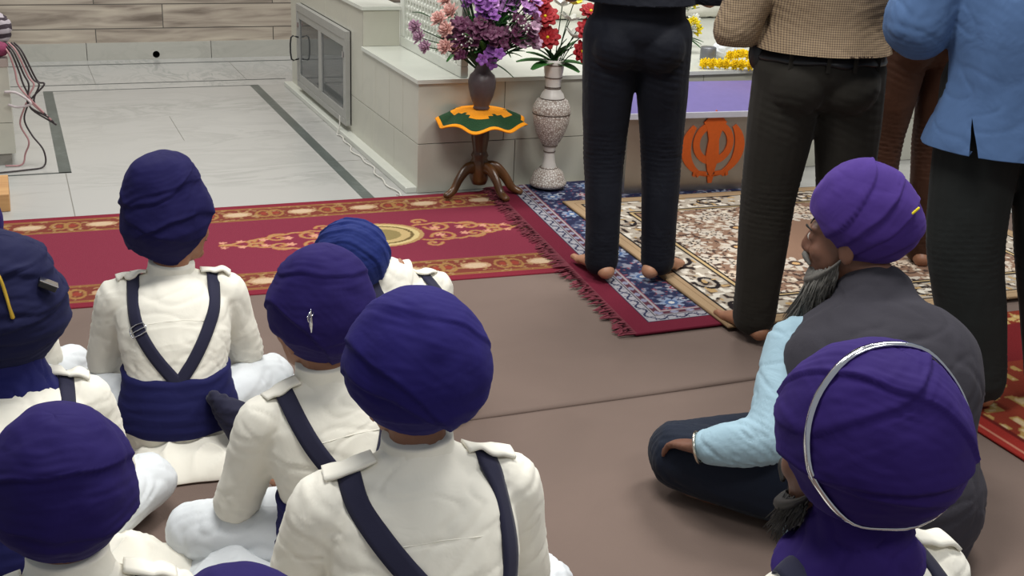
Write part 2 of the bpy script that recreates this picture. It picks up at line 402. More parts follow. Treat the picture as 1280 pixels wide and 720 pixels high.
# platform of marble slabs (one built-in block)
bm = bmesh.new()
X0 = 1.655
box(bm, X0+.003, 6.0, 5.063, 7.655, 0, .49, 0)                       # low block core
box(bm, X0+.003, 1.84, 5.975, 7.70, .5, .70, 0)
def slab(x0, x1, y0, y1, z0, z1, mi=0): box(bm, x0+.0015, x1-.0015, y0+.0015, y1-.0015, z0+.0015, z1-.0015, mi, .001)
struct_core = bm
o = struct('platform', bm, M['seam'])
bm = bmesh.new()
T = .012
xf = [X0, 2.06, 2.47, 3.1, 3.75, 4.4, 5.2, 6.0]
for a, b in zip(xf[:-1], xf[1:]): slab(a, b, 5.05, 5.066, .228, .5)
xf = [X0, 2.12, 2.72, 3.3, 3.9, 4.6, 5.3, 6.0]
for a, b in zip(xf[:-1], xf[1:]): slab(a, b, 5.05, 5.066, 0, .228)
yf = [5.05, 5.28, 5.5, 5.73, 5.97]
for a, b in zip(yf[:-1], yf[1:]): slab(X0-.01, X0+.004, a, b, .228, .5)
yf = [5.05, 5.42, 5.8, 6.2]
for a, b in zip(yf[:-1], yf[1:]): slab(X0-.01, X0+.004, a, b, 0, .228)
slab(X0-.01, X0+.004, 5.97, 6.2, .228, .7)
slab(X0-.01, X0+.004, 6.2, 6.75, .56, .7); slab(X0-.01, X0+.004, 6.75, 7.38, .56, .7)
slab(X0-.01, X0+.004, 6.2, 7.38, 0, .06); slab(X0-.01, X0+.004, 7.38, 7.66, 0, .7)
slab(X0-.01, 1.84, 5.962, 5.978, .52, .7)
struct('trim_1', bm, M['marblew'])
bm = bmesh.new()
for a, b in ((X0-.02, 2.6), (2.6, 4.2), (4.2, 6.0)): slab(a, b, 5.035, 5.97 if a < 2 else 7.66, .5, .522)
slab(1.84, 2.6, 5.97, 7.66, .5, .522)
slab(X0-.02, 1.85, 5.95, 7.70, .7, .722)
struct('trim_2', bm, M['marbletop'])
bm = bmesh.new()
box(bm, X0-.06, X0+.0, 5.06, 7.68, 0, .028, 0, .004)                 # low plinth strip along the base
struct('trim_3', bm, M['marbletop'])

# cut the recess for the cabinet: boolean-free, interior is a separate dark box set in front of the core
cab = empty('glass_cabinet', (X0-.012, 6.79, .06)); tag(cab, 'built-in low cabinet with two glass doors in metal frames', 'cabinet')
def cbox(name, x0, x1, y0, y1, z0, z1, m, par, bev=.001):
    b = bmesh.new(); box(b, x0, x1, y0, y1, z0, z1, 0, bev); return obj(name, b, m, par, False)
b = bmesh.new()
for y0, y1, z0, z1 in ((-.585, .585, 0, .03), (-.585, .585, .456, .5), (-.585, -.561, .0305, .4555), (.561, .585, .0305, .4555)): box(b, -.028, .0, y0, y1, z0, z1, 0, .001)
obj('frame', b, M['alu'], cab, False)
b = bmesh.new(); box(b, -.002, .001, -.56, .56, .03, .46); obj('back_panel', b, plain('cabinet_interior', '2b2b2a', .6), cab, False)
for i, (y0, y1) in enumerate(((-.56, 0), (0, .56))):
    b = bmesh.new()
    for a0, a1, z0, z1 in ((y0, y1, .031, .075), (y0, y1, .415, .455), (y0, y0+.035, .0755, .4145), (y1-.035, y1, .0755, .4145)): box(b, -.024, -.006, a0+.001, a1-.001, z0, z1, 0, .001)
    d = obj('door', b, M['alu'], cab, False)
    b = bmesh.new(); box(b, -.016, -.012, y0+.03, y1-.03, .07, .42); obj('glass_pane', b, M['glass'], d, False)
    b = bmesh.new(); box(b, -.032, -.022, (y1-.028 if i else y0+.01), (y1-.008 if i else y0+.03), .36, .39, 0, .001); obj('lock', b, M['chrome'], d, False)
    if i:
        b = bmesh.new(); tube(b, [(-.024, y1-.018, .17), (-.07, y1-.018, .17), (-.07, y1-.018, .3), (-.024, y1-.018, .3)], [.005]*4, sub=3, seg=8)
        obj('handle', b, M['black_plastic'], d)

# jali lattice screen standing on the ledge
js = empty('lattice_screen', (1.86, 5.97, .522), 0); tag(js, 'white pierced marble lattice screen standing on the platform ledge', 'screen')
b = bmesh.new()
for y0, y1, z0, z1 in ((-.92, 0, 0, .05), (-.92, 0, .75, .8), (-.06, 0, .0505, .7495), (-.92, -.86, .0505, .7495)): box(b, -.018, .018, y0, y1, z0, z1, 0, .003)
obj('frame', b, M['marbletop'], js, False)
b = bmesh.new()
def hexring(bm, cy, cz, ro, ri, x0, x1, n=6):
    vo = [[bm.verts.new((x, cy+r*math.cos(2*PI*k/n+PI/6), cz+r*math.sin(2*PI*k/n+PI/6))) for k in range(n)] for x in (x0, x1) for r in (ro, ri)]
    for k in range(n):
        j = (k+1) % n
        bm.faces.new((vo[0][k], vo[0][j], vo[1][j], vo[1][k])); bm.faces.new((vo[2][k], vo[3][k], vo[3][j], vo[2][j])); bm.faces.new((vo[1][k], vo[1][j], vo[3][j], vo[3][k])); bm.faces.new((vo[0][k], vo[2][k], vo[2][j], vo[0][j]))
R_ = .0265; dz = R_*1.5; dy = R_*math.sqrt(3)
for i in range(17):
    for j in range(17):
        y = -.065-dy*j-(dy/2 if i % 2 else 0); z = .065+dz*i
        if y > -.87 and z < .745: hexring(b, y, z, R_, R_-.0085, -.008, .008)
lat = obj('lattice', b, M['marbletop'], js, False)

# ------------------------------------------------------------------ donation box with emblem
gol = empty('donation_box', (2.97, 4.70, 0), -.085); tag(gol, 'steel donation box with an orange emblem on its front against the platform', 'donation box')
b = bmesh.new()
for z0, z1, w in ((0, .02, .435),): box(b, -w, w, 0, .30, z0, z1, 0, .002)
vs = [b.verts.new(p) for p in ((-.43, .005, .02), (.43, .005, .02), (.43, .30, .02), (-.43, .30, .02), (-.43, .005, .385), (.43, .005, .385), (.43, .30, .46), (-.43, .30, .46))]
for q in ((0, 3, 2, 1), (4, 5, 6, 7), (0, 1, 5, 4), (2, 3, 7, 6), (0, 4, 7, 3), (1, 2, 6, 5)): b.faces.new([vs[i] for i in q])
obj('box_body', b, M['steel'], gol, False)
b = bmesh.new()
vs = [b.verts.new(p) for p in ((-.445, -.012, .385), (.445, -.012, .385), (.445, .31, .466), (-.445, .31, .466), (-.445, -.012, .397), (.445, -.012, .397), (.445, .31, .478), (-.445, .31, .478))]
for q in ((0, 3, 2, 1), (4, 5, 6, 7), (0, 1, 5, 4), (2, 3, 7, 6), (0, 4, 7, 3), (1, 2, 6, 5)): b.faces.new([vs[i] for i in q])
obj('lid', b, plain('violet_reflection_steel_top', '8478b4', .3, .3), gol, False)  # steel lid; the violet light it reflects is put into its base colour
b = bmesh.new(); box(b, -.445, .445, -.018, -.010, .372, .40, 0, .002); obj('lid_edge', b, plain('pale_lid_edge', 'c9c9d4', .3), gol, False)
# emblem: polygons extruded 2 mm on the front
b = bmesh.new()
def poly(pts, y0=-.001, y1=.004):
    A = [b.verts.new((x, y0, z)) for x, z in pts]; B = [b.verts.new((x, y1, z)) for x, z in pts]
    b.faces.new(A); b.faces.new(B[::-1])
    for k in range(len(pts)): j = (k+1) % len(pts); b.faces.new((A[k], B[k], B[j], A[j]))
def band(c, ro, ri, a0, a1, n, y0=-.001, y1=.004, c2=None):
    c2 = c2 or c
    for k in range(n):
        p = []
        for a in (a0+(a1-a0)*k/n, a0+(a1-a0)*(k+1)/n):
            w = math.radians(a); p.append(((c[0]+ro*math.cos(w), c[1]+ro*math.sin(w)), (c2[0]+ri*math.cos(w), c2[1]+ri*math.sin(w))))
        poly([p[0][0], p[1][0], p[1][1], p[0][1]], y0, y1)
ez = .235
poly([(0, ez+.17), (.032, ez+.14), (.058, ez+.112), (.040, ez+.085), (.026, ez+.03), (.034, ez-.05), (.018, ez-.12), (0, ez-.15), (-.018, ez-.12), (-.034, ez-.05), (-.026, ez+.03), (-.040, ez+.085), (-.058, ez+.112), (-.032, ez+.14)], -.003, .004)
band((0, ez+.015), .103, .070, 0, 360, 40, -.002)
for s in (-1, 1):
    pts_o = []; pts_i = []
    for k in range(25):
        a = math.radians(48-k*(48+104)/24); w = .006+.034*math.sin(PI*min(1, (k+2)/24)**.8)
        x = .162*math.cos(a)*s; z = ez-.005+.142*math.sin(a)
        pts_o.append((x, z)); pts_i.append((x*(1-w/.15*1.15), ez-.005+(z-ez+.005)*(1-w/.15*.95)))
    for k in range(24):
        poly([pts_o[k], pts_o[k+1], pts_i[k+1], pts_i[k]])
    poly([(s*.02, ez-.122), (s*.055, ez-.118), (s*.075, ez-.135), (s*.068, ez-.148), (s*.048, ez-.134), (s*.02, ez-.14)], -.002)
    poly([(s*.074, ez-.118), (s*.088, ez-.112), (s*.092, ez-.14), (s*.078, ez-.146)], -.002)
poly([(-.016, ez-.145), (.016, ez-.145), (.010, ez-.176), (-.010, ez-.176)], -.002)
obj('emblem', b, M['orange'], gol, False)

# ------------------------------------------------------------------ patterned rugs
def dist_pts(U, W, pts, rmax):
    d = np.full(U.shape, 9.)
    for x, y in pts:
        mx = (np.abs(U-x) < rmax) & (np.abs(W-y) < rmax)
        if mx.any():
            dd = np.hypot(U[mx]-x, W[mx]-y); d[mx] = np.minimum(d[mx], dd)
    return d
_rg = np.random.RandomState(3)
_tab = _rg.rand(256, 256)
def vn(U, W, f, s=0):
    x = U*f+s*13.7; y = W*f+s*7.1; xi = np.floor(x).astype(int); yi = np.floor(y).astype(int); fx = x-xi; fy = y-yi
    fx = fx*fx*(3-2*fx); fy = fy*fy*(3-2*fy)
    g = lambda a, c: _tab[a % 256, c % 256]
    return (g(xi, yi)*(1-fx)+g(xi+1, yi)*fx)*(1-fy)+(g(xi, yi+1)*(1-fx)+g(xi+1, yi+1)*fx)*fy
def put(col, mask, c):
    col[mask] = lin(c)
def flower_mask(U, W, cx, cy, R, n, rot=0, inner=.45):
    a = np.arctan2(W-cy, U-cx)+rot; r = np.hypot(U-cx, W-cy)
    return r < R*(inner+(1-inner)*np.abs(np.cos(n*a/2))), r
def spiral(cx, cy, r0, turns, a0, d=1, n=60, k=1.0):
    return [(cx+r0*(1-t*k)*math.cos(a0+d*turns*2*PI*t), cy+r0*(1-t*k)*math.sin(a0+d*turns*2*PI*t)) for t in np.linspace(0, .93, n)]
def rug(name, x0, x1, y0, y1, z0, th, res, paint, corners=None, wav=.0):
    nx = int((x1-x0)/res)+1; ny = int((y1-y0)/res)+1
    u = np.linspace(x0, x1, nx); w = np.linspace(y0, y1, ny); U, W = np.meshgrid(u, w)
    col = paint(U, W)
    if corners is not None:
        (ax, ay), (bx, by), (cx, cy), (dx, dy) = corners       # SW, SE, NE, NW
        s = (U-x0)/(x1-x0); t = (W-y0)/(y1-y0)
        PX = (1-s)*(1-t)*ax+s*(1-t)*bx+s*t*cx+(1-s)*t*dx; PY = (1-s)*(1-t)*ay+s*(1-t)*by+s*t*cy+(1-s)*t*dy
    else: PX, PY = U, W
    Z = z0+th+wav*(vn(PX, PY, 2.5, 3)-.3).clip(0)
    top = np.stack([PX, PY, Z], -1).reshape(-1, 3)
    # rim vertices
    rim = [i for i in range(nx)]+[(j*nx+nx-1) for j in range(1, ny)]+[(ny-1)*nx+i for i in range(nx-2, -1, -1)]+[j*nx for j in range(ny-2, 0, -1)]
    low = top[rim].copy(); low[:, 2] = z0
    verts = np.concatenate([top, low]); idx = np.arange(nx*ny).reshape(ny, nx)
    faces = np.stack([idx[:-1, :-1], idx[:-1, 1:], idx[1:, 1:], idx[1:, :-1]], -1).reshape(-1, 4).tolist()
    nb = nx*ny; L = len(rim)
    faces += [[rim[k], nb+k, nb+(k+1) % L, rim[(k+1) % L]] for k in range(L)]
    faces.append([nb+k for k in range(L)][::-1])
    me = bpy.data.meshes.new(name); me.from_pydata(verts.tolist(), [], faces); me.update()
    at = me.color_attributes.new('pattern', 'FLOAT_COLOR', 'POINT')
    cc = np.ones((len(verts), 4)); cc[:nx*ny, :3] = col.reshape(-1, 3); cc[nx*ny:, :3] = col.reshape(-1, 3)[rim]
    at.data.foreach_set('color', cc.ravel())
    return link_mesh(name, me, RUGM, None, True)
RUGM = attr_mat('woven_rug_pile')

def paint_runner(U, W):
    # U along length (world x), W across 0..1.08
    H = 1.08
    col = np.zeros(U.shape+(3,)); col[:] = lin('7b2e3f')
    e = np.minimum(W, H-W)
    put(col, e < .045, '7a2634')
    bd = (e > .045) & (e < .215); put(col, bd, '74392f')
    n = vn(U, W, 60, 1)+.5*vn(U, W, 120, 2)
    put(col, bd & (n > .95), '8f6c48'); put(col, bd & (n > 1.15), 'a07f5c')
    b2 = e-.13
    for k in range(-6, 12):
        cx = k*.27
        r = np.hypot((U-cx)/.062, b2/.034); put(col, r < 1, 'ad8a6a'); put(col, r < .72, 'bfa588')
        for s in (-1, 1):
            r2 = np.hypot((U-cx-s*.11)/.035, (b2)/.05); put(col, (r2 < 1) & (r2 > .7), '966f42'); put(col, r2 < .4, '8a3c30')
    for q in (.05, .06, .205, .215): put(col, np.abs(e-q) < .0035, '94703f')
    # medallion and arabesques
    mx, my = 1.33, .56
    pts = []
    for s in (-1, 1):
        for t in (-1, 1):
            pts += [(mx+s*a, my+t*c) for a, c in spiral(.27, .065, .06, 1.3, PI, 1)]+[(mx+s*a, my+t*c) for a, c in spiral(.40, .05, .05, 1.3, PI*.7, -1)]+[(mx+s*a, my+t*c) for a, c in spiral(.50, .025, .035, 1.2, PI, 1)]
            pts += [(mx+s*(.17+.46*q), my+t*(.13*math.sin(PI*(q*.75+.25))**1.0*(1-q*.7)+.004*math.sin(40*q))) for q in np.linspace(0, 1, 90)]
            pts += [(mx+s*a, my+t*c) for a, c in spiral(.2, .14, .035, 1.2, 0, 1)]
    d = dist_pts(U, W, pts, .02)
    put(col, d < .0085, 'a8683c'); put(col, d < .0055, 'a97f55')
    for s in (-1, 1):
        for q in (.25, .36, .46, .55, .62):
            for t in (-1, 1):
                f, r = flower_mask(U, W, mx+s*q, my+t*.035*(1.5-q), .022*(1.35-q), 5); put(col, f, 'c98f76')
    r = np.hypot((U-mx)/.19, (W-my)/.15)
    put(col, r < 1.0, 'a9885a'); put(col, r < .9, 'c8b27e'); put(col, r < .78, '6e5c3a'); put(col, r < .7, 'b9a070'); put(col, r < .5, '8a7a50')
    return col
R1 = rug('runner_carpet', -1.1, 1.96, 0, 1.08, .006, .008, .006, paint_runner, corners=((-1.1, 4.03), (1.86, 3.85), (1.96, 4.97), (-1.1, 5.04)))
tag(R1, 'crimson runner carpet with gold medallion and gold bands beside the marble floor', 'carpet')

def paint_navy(U, W):
    # left edge U=0, front edge W=0; width 1.35 x 1.85
    col = np.zeros(U.shape+(3,)); col[:] = lin('2b2f4b')
    e = np.minimum(U, W); par = np.where(U < W, W, U)
    n = vn(U, W, 55, 4); n2 = vn(U, W, 90, 5)
    put(col, n > .62, '4b536e'); put(col, n > .8, '8c8c9a'); put(col, n2 > .86, '8a4a55')
    for i in range(8):
        for j in range(14):
            cx = .235+.15*i+(.07 if j % 2 else 0); cy = .225+.135*j
            R = (.05, .034)[(i+j) % 2]
            f, r = flower_mask(U, W, cx, cy, R, (8, 6)[(i+j) % 2], j*.7)
            put(col, f, ('8793aa', 'a09aa2')[(i+j) % 2]); put(col, r < R*.5, ('49618a', '8d4150')[(i+j) % 2]); put(col, r < R*.22, 'c9c7c4')
            pts = spiral(cx+.06, cy+.03, .03, .8, i+j, 1 if i % 2 else -1, 20)
            d = dist_pts(U, W, pts, .012); put(col, d < .004, 'a9adb6')
    # guard bands
    bd = (e > .128) & (e < .160)
    put(col, bd, '55303c'); put(col, bd & (np.hypot(((par % .06)-.03)/.017, (e-.144)/.010) < 1), '84859a')
    put(col, (np.abs(e-.128) < .003) | (np.abs(e-.160) < .003), '9d9698'); put(col, (np.abs(e-.168) < .003), '7b3040')
    bd = (e > .082) & (e < .125); put(col, bd, '9b989d')
    ph = np.sin(par*2*PI/.08); put(col, bd & (np.abs(e-.104-.012*ph) < .005), '2c2f48')
    put(col, bd & (np.hypot(((par+.02) % .04)-.02, e-.104+.010*np.sign(ph)) < .006), '3c3f5c')
    put(col, np.abs(e-.082) < .003, '23243a'); put(col, np.abs(e-.125) < .003, '23243a')
    put(col, e < .079, '682031')
    return col
nvy = empty('patterned_rug', (0, 0, 0))
R2 = rug('rug_field', 0, 1.3, 0, 1.80, .015, .008, .0045, paint_navy, corners=((1.80, 3.20), (3.1, 3.20), (3.28, 5.0), (1.99, 5.0)))
R2.name = 'rug_field'; R2.parent = nvy
tag(nvy, 'navy floral rug with maroon fringed edge under the slim dark-trousered person', 'rug')
b = bmesh.new()
for k in range(190):      # fringe tassels along the left edge
    t = k/189; x = 1.802+.188*t; y = 3.205+1.79*t
    l = .045+random.random()*.03; a = random.uniform(-.5, .5); w = .0045
    dx, dy = -l*math.cos(a), l*math.sin(a)-.01
    vs = [b.verts.new(p) for p in ((x+.004, y-w, .02), (x+.004, y+w, .02), (x+dx, y+dy+w*.6, .0185), (x+dx, y+dy-w*.6, .0185), (x+.004, y-w, .0235), (x+.004, y+w, .0235), (x+dx*.6, y+dy*.6+w, .0235), (x+dx*.6, y+dy*.6-w, .0235))]
    for q in ((0, 1, 2, 3), (4, 7, 6, 5), (0, 4, 5, 1), (1, 5, 6, 2), (2, 6, 7, 3), (3, 7, 4, 0)): b.faces.new([vs[i] for i in q])
fr = obj('fringe', b, plain('maroon_fringe', '6b2432', .95, ns=100., nv=.5), nvy, False); fr['kind'] = 'stuff'

def paint_beige(U, W):
    Wd, Hh = 1.75, 1.5
    e = np.minimum(np.minimum(U, W), np.minimum(Wd-U, Hh-W))
    col = np.zeros(U.shape+(3,)); col[:] = lin('876a58')
    cx, cy = Wd/2, Hh/2
    # field leaves & flowers, dense near the edges
    dens = np.clip(1.15-np.hypot((U-cx)/.52, (W-cy)/.42), -1, 1)
    n = vn(U, W, 48, 6); n2 = vn(U, W, 80, 7)
    put(col, (n > .6) & (dens < .45), 'b3a290'); put(col, (n2 > .74) & (dens < .4), '4a3a34'); put(col, (n > .82) & (dens < .3), 'd4c8b6')
    rs = np.random.RandomState(8)
    for k in range(150):
        x = rs.uniform(.2, Wd-.2); y = rs.uniform(.2, Hh-.2)
        if math.hypot((x-cx)/.36, (y-cy)/.26) < 1: continue
        R = rs.uniform(.03, .06); nn = rs.choice([5, 6, 8, 10])
        f, r = flower_mask(U, W, x, y, R, nn, rs.rand()*3, .25)
        put(col, f, rs.choice(['c3b8aa', 'cbb9a4', 'c3b8aa'])); g, r = flower_mask(U, W, x, y, R*.5, nn, 1, .3); put(col, g, '3b2f2c'); put(col, r < R*.2, 'cbb9a4')
    for k in range(8):
        a = k*PI/4; f, r = flower_mask(U, W, cx+.42*math.cos(a), cy+.33*math.sin(a), .075, 8, k, .3); put(col, f, 'c3b8aa'); put(col, r < .03, '43342f'); put(col, r < .015, 'c8a070')
    # border
    bd = e < .225; put(col, bd, 'aca192')
    m1 = vn(U, W, 50, 9); put(col, bd & (m1 > .66), '7b6a5c'); put(col, bd & (m1 > .82), '2b2423')
    pts = []
    def along(s):    # scroll pairs along each side
        pass
    for k in range(12):
        p = .16+k*.25
        for base in ('L', 'B', 'R', 'T'):
            L = Hh if base in 'LR' else Wd
            if p > L-.1: continue
            pp = spiral(0, 0, .052, 1.15, k*PI, 1 if k % 2 else -1, 50, .75)
            for x, y in pp:
                y *= 1.5
                q = .135+x; s = p+y
                pts.append({'L': (q, s), 'R': (Wd-q, s), 'B': (s, q), 'T': (s, Hh-q)}[base])
    d = dist_pts(U, W, pts, .02); put(col, (d < .0085) & (e < .21) & (e > .065), '241e20')
    n3 = vn(U, W, 42, 11); put(col, (n3 > .72) & (e > .07) & (e < .2) & (d > .012), 'd8d0c2')
    put(col, (n3 < .16) & (e > .07) & (e < .2), 'b39466')
    put(col, (e > .21) & (e < .221), '1d1a1d'); put(col, (e > .221) & (e < .232), 'b99f74'); put(col, (e > .232) & (e < .240), '1d1a1d')
    put(col, e < .062, 'a78d6e'); put(col, (e > .062) & (e < .071), '1d1a1d'); put(col, (e > .040) & (e < .045), '8d7458'); put(col, e < .006, '8d7458')
    return col
R3 = rug('rug', 0, 1.75, 0, 1.5, .024, .008, .0045, paint_beige, corners=((2.12, 3.15), (3.88, 3.08), (3.98, 4.58), (2.2, 4.67)))
tag(R3, 'beige and tan floral rug with black scroll border in front of the donation box', 'rug')

def paint_red(U, W):
    col = np.zeros(U.shape+(3,)); col[:] = lin('7e3324')
    e = np.minimum(np.minimum(U, W), np.minimum(1.3-U, 2-W))
    n = vn(U, W, 30, 12); put(col, n > .6, 'a88850'); put(col, n > .8, 'c3ab84')
    for k in range(40):
        x, y = _rg.uniform(.1, 1.2), _rg.uniform(.1, 1.9); f, r = flower_mask(U, W, x, y, .05, 6, k, .3); put(col, f, 'b89a62'); put(col, r < .02, '7a3020')
    put(col, (e > .07) & (e < .085), '5c1c18'); put(col, e < .07, '8d2b25'); put(col, (e > .02) & (e < .032), 'b57a64')
    put(col, (W > 1.08) & (W < 1.35), '6d1f22')
    return col
R4 = rug('rug', 0, 1.3, 0, 1.45, .008, .008, .008, paint_red, corners=((2.40, 1.6), (3.7, 1.55), (3.75, 3.0), (2.43, 3.05)), wav=.0)
tag(R4, 'red and gold rug at the right edge of the room', 'rug')

# brown cloth floor mats with a lifted seam
def mat_piece(x0, x1, y0, y1, z0, label, seed):
    nx, ny = int((x1-x0)/.03), int((y1-y0)/.03)
    vs = []; 
    for j in range(ny+1):
        for i in range(nx+1):
            x = x0+(x1-x0)*i/nx; y = y0+(y1-y0)*j/ny
            yy = y+(.012*mn.noise((x*1.5+seed, 0, 0)) if j in (0, ny) else 0)
            z = z0+.004
            q = mn.noise((x*.9+seed, y*5-x*.8, .3)); z += .006*max(0, 1-abs(q)*9)*max(0, mn.noise((x*.8, y*.8, seed))+.2)
            z += .008*max(0, 1-abs(y-(3.33-.08*(x-1.2)+.05*mn.noise((x*2, 0, 4))))/.03)*max(0, 1-abs(x-1.45)/.5)
            z += .006*max(0, 1-abs(y-(1.95+.35*(x-1.3)))/.03)*max(0, 1-abs(x-1.35)/.4)
            if j == 0 and z0 > .002: z += .004*max(0, mn.noise((x*2.2, 5, 1)))+.002
            vs.append((x, yy, z))
    rim = list(range(nx+1))+[j*(nx+1)+nx for j in range(1, ny+1)]+[ny*(nx+1)+i for i in range(nx-1, -1, -1)]+[j*(nx+1) for j in range(ny-1, 0, -1)]
    nb = len(vs); L = len(rim)
    low = [(vs[r][0], vs[r][1], .0008 if z0 < .002 else z0) for r in rim]
    f = [(j*(nx+1)+i, j*(nx+1)+i+1, (j+1)*(nx+1)+i+1, (j+1)*(nx+1)+i) for j in range(ny) for i in range(nx)]
    f += [(rim[k], nb+k, nb+(k+1) % L, rim[(k+1) % L]) for k in range(L)]
    me = bpy.data.meshes.new('floor_mat'); me.from_pydata(vs+low, [], f); me.update()
    o = link_mesh('floor_mat', me, M['mat'], None, True); tag(o, label, 'floor mat'); return o
mat_piece(-1.2, 4.2, -.6, 2.84, .0009, 'brown cloth floor mat in the foreground, nearer side of the seam', 1.3)
mat_piece(-1.2, 4.2, 2.80, 4.6, .0055, 'brown cloth floor mat reaching under the runner, beyond the seam', 4.1)
# ------------------------------------------------------------------ left: marble clad stand, bundle, cables, block
st = empty('marble_stand', (-.53, 6.47, 0)); tag(st, 'marble clad box stand at the left edge with cables hanging over it', 'stand')
cbox('plinth', -.5, .48, -.49, .5, 0, .055, marble('grey_plinth_marble', '8f8b82', '6d6a63', .4, 4), st)
b = bmesh.new(); box(b, -.5, .5, -.5, -.485, .055, .2, 0, .001); box(b, -.5, .5, -.5, -.485, .2025, .46, 0, .001); box(b, -.5, .5, -.484, .5, .055, .46, 0, .001)
obj('cladding', b, M['marblew'], st, False)
b = bmesh.new(); box(b, -.51, .505, -.505, .5, .46, .50, 0, .003); obj('stand_top', b, plain('pinkish_stone', 'a89a92', .4), st, False)
b = bmesh.new(); tube(b, [(-.5, -.02, .10), (-.25, 0, .12), (-.02, .0, .12), (.12, .02, .09)], [.09, .12, .12, .07], seg=18)
me = remeshed(b, .012, 3); displace(me, folds(.012, 9, 2.))
bd = link_mesh('cloth_bundle', me, M['zebra']); bd.location = (-.17, 6.2, .505); tag(bd, 'dark striped cloth bundle lying on the marble stand', 'cloth bundle')
b = bmesh.new(); ball(b, (0, 0, 0), (.05, .05, .035)); me = remeshed(b, .006, 2); displace(me, folds(.006, 20, 3.))
o = link_mesh('pouch', me, plain('magenta_cloth', '7a2a4c', .8)); o.location = (-.06, 6.0, .54); tag(o, 'small magenta cloth pouch at the front of the marble stand', 'pouch')
b = bmesh.new(); vs = [b.verts.new(p) for p in ((-.06, 0, 0), (.03, 0, 0), (.02, .06, .22), (-.07, .06, .22), (-.06, .002, 0), (.03, .002, 0), (.02, .062, .22), (-.07, .062, .22))]
for q in ((0, 1, 2, 3), (4, 7, 6, 5), (0, 4, 5, 1), (1, 5, 6, 2), (2, 6, 7, 3), (3, 7, 4, 0)): b.faces.new([vs[i] for i in q])
o = obj('paper_sheet', b, M['paper'], None, False, (-.07, 6.42, .52)); tag(o, 'white paper sheet standing behind the striped bundle', 'paper')
def cable(pts, r, m, label, group=None, name='cable'):
    b = bmesh.new(); tube(b, pts, [r]*len(pts), seg=8, sub=6); o = obj(name, b, m); tag(o, label, 'cable', group); return o
kx, ky, kz = .055, 5.93, .30
for i in range(6):
    j = i/5
    p = [(-.05+.012*i, 6.0, .565), (-.02+.012*i, 5.955, .53), (.0+.018*i, 5.95, .45-.01*i), (.01+.022*i, 5.94, .38), (kx+.015*math.sin(i*2), ky, kz+.015*math.cos(i*2)), (kx+.05+.01*i, ky-.01, kz-.045-.012*i)]
    cable(p, .0042, M['wire_pink'] if i % 3 == 0 else M['wire_black'], 'dusty pink cable hanging over the marble stand' if i % 3 == 0 else 'black cable hanging over the marble stand', 'pink cables over the stand' if i % 3 == 0 else 'black cables over the stand')
cable([(-.05, 5.95, kz+.05), (0, 5.94, kz+.045), (kx, ky-.01, kz), (-.0, 5.94, kz-.02), (-.04, 5.95, kz-.01)], .006, plain('pale_cable', 'bfb3b3', .5), 'pale cable knotted round the hanging cables beside the stand')
cable([(kx-.02, ky, kz), (.0, 5.95, .2), (.03, 5.93, .12), (.01, 5.94, .06), (-.01, 5.93, .01), (-.08, 5.93, .008)], .004, M['wire_pink'], 'dusty pink cable running down to the floor at the stand')
cable([(kx-.01, ky, kz), (.02, 5.95, .22), (.045, 5.93, .15), (.09, 5.9, .08), (.085, 5.88, .01), (0, 5.84, .006), (-.2, 5.80, .006)], .004, M['wire_black'], 'black cable running down and curling along the floor by the stand')
b = bmesh.new(); box(b, -.14, .08, -.16, .16, 0, .075, 0, .004); wb = obj('wooden_block', b, M['wood_block'], None, False, (-.15, 5.35, 0.0)); tag(wb, 'light wooden block lying on the marble floor at the left edge', 'block')
pts = []
for k in range(40):
    t = k/39; y = 6.25-1.25*t; pts.append((1.58-.03*t+.008*math.sin(k*.9)+.008*math.sin(k*.37), y, .006+.0015*(k % 2)))
cable([(1.60, 6.27, .10), (1.596, 6.26, .05)]+pts+[(1.53, 4.99, .02)], .0035, M['wire_white'], 'thin white wavy cable along the foot of the platform side')

# ------------------------------------------------------------------ pedestal table, crochet cover, vases
TX, TY = 1.90, 4.93
pt = empty('pedestal_table', (TX, TY, 0.018)); tag(pt, 'small dark wood pedestal table with curved legs holding the brown vase', 'table')
b = bmesh.new(); lathe(b, [(.0, .045), (.032, .045), (.042, .07), (.042, .15), (.034, .165), (.040, .178), (.034, .19), (.031, .2), (.041, .26), (.038, .31), (.026, .335), (.034, .345), (.034, .357), (0, .357)], 24)
obj('column', b, M['wood_dark'], pt)
for a in (200, 290, 335, 80):
    w = math.radians(a); c, s = math.cos(w), math.sin(w)
    b = bmesh.new(); tube(b, [(.02*c, .02*s, .12), (.07*c, .07*s, .125), (.115*c, .115*s, .085), (.15*c, .15*s, .035), (.188*c, .188*s, .017)], [(.017, .030), (.017, .027), (.016, .022), (.016, .019), (.018, .015)], side=(-s, c, 0), seg=12)
    obj('leg', b, M['wood_dark'], pt)
b = bmesh.new(); lathe(b, [(0, .358), (.088, .358), (.096, .363), (.096, .368), (.09, .374), (0, .374)], 40); obj('table_top', b, M['wood_dark'], pt)
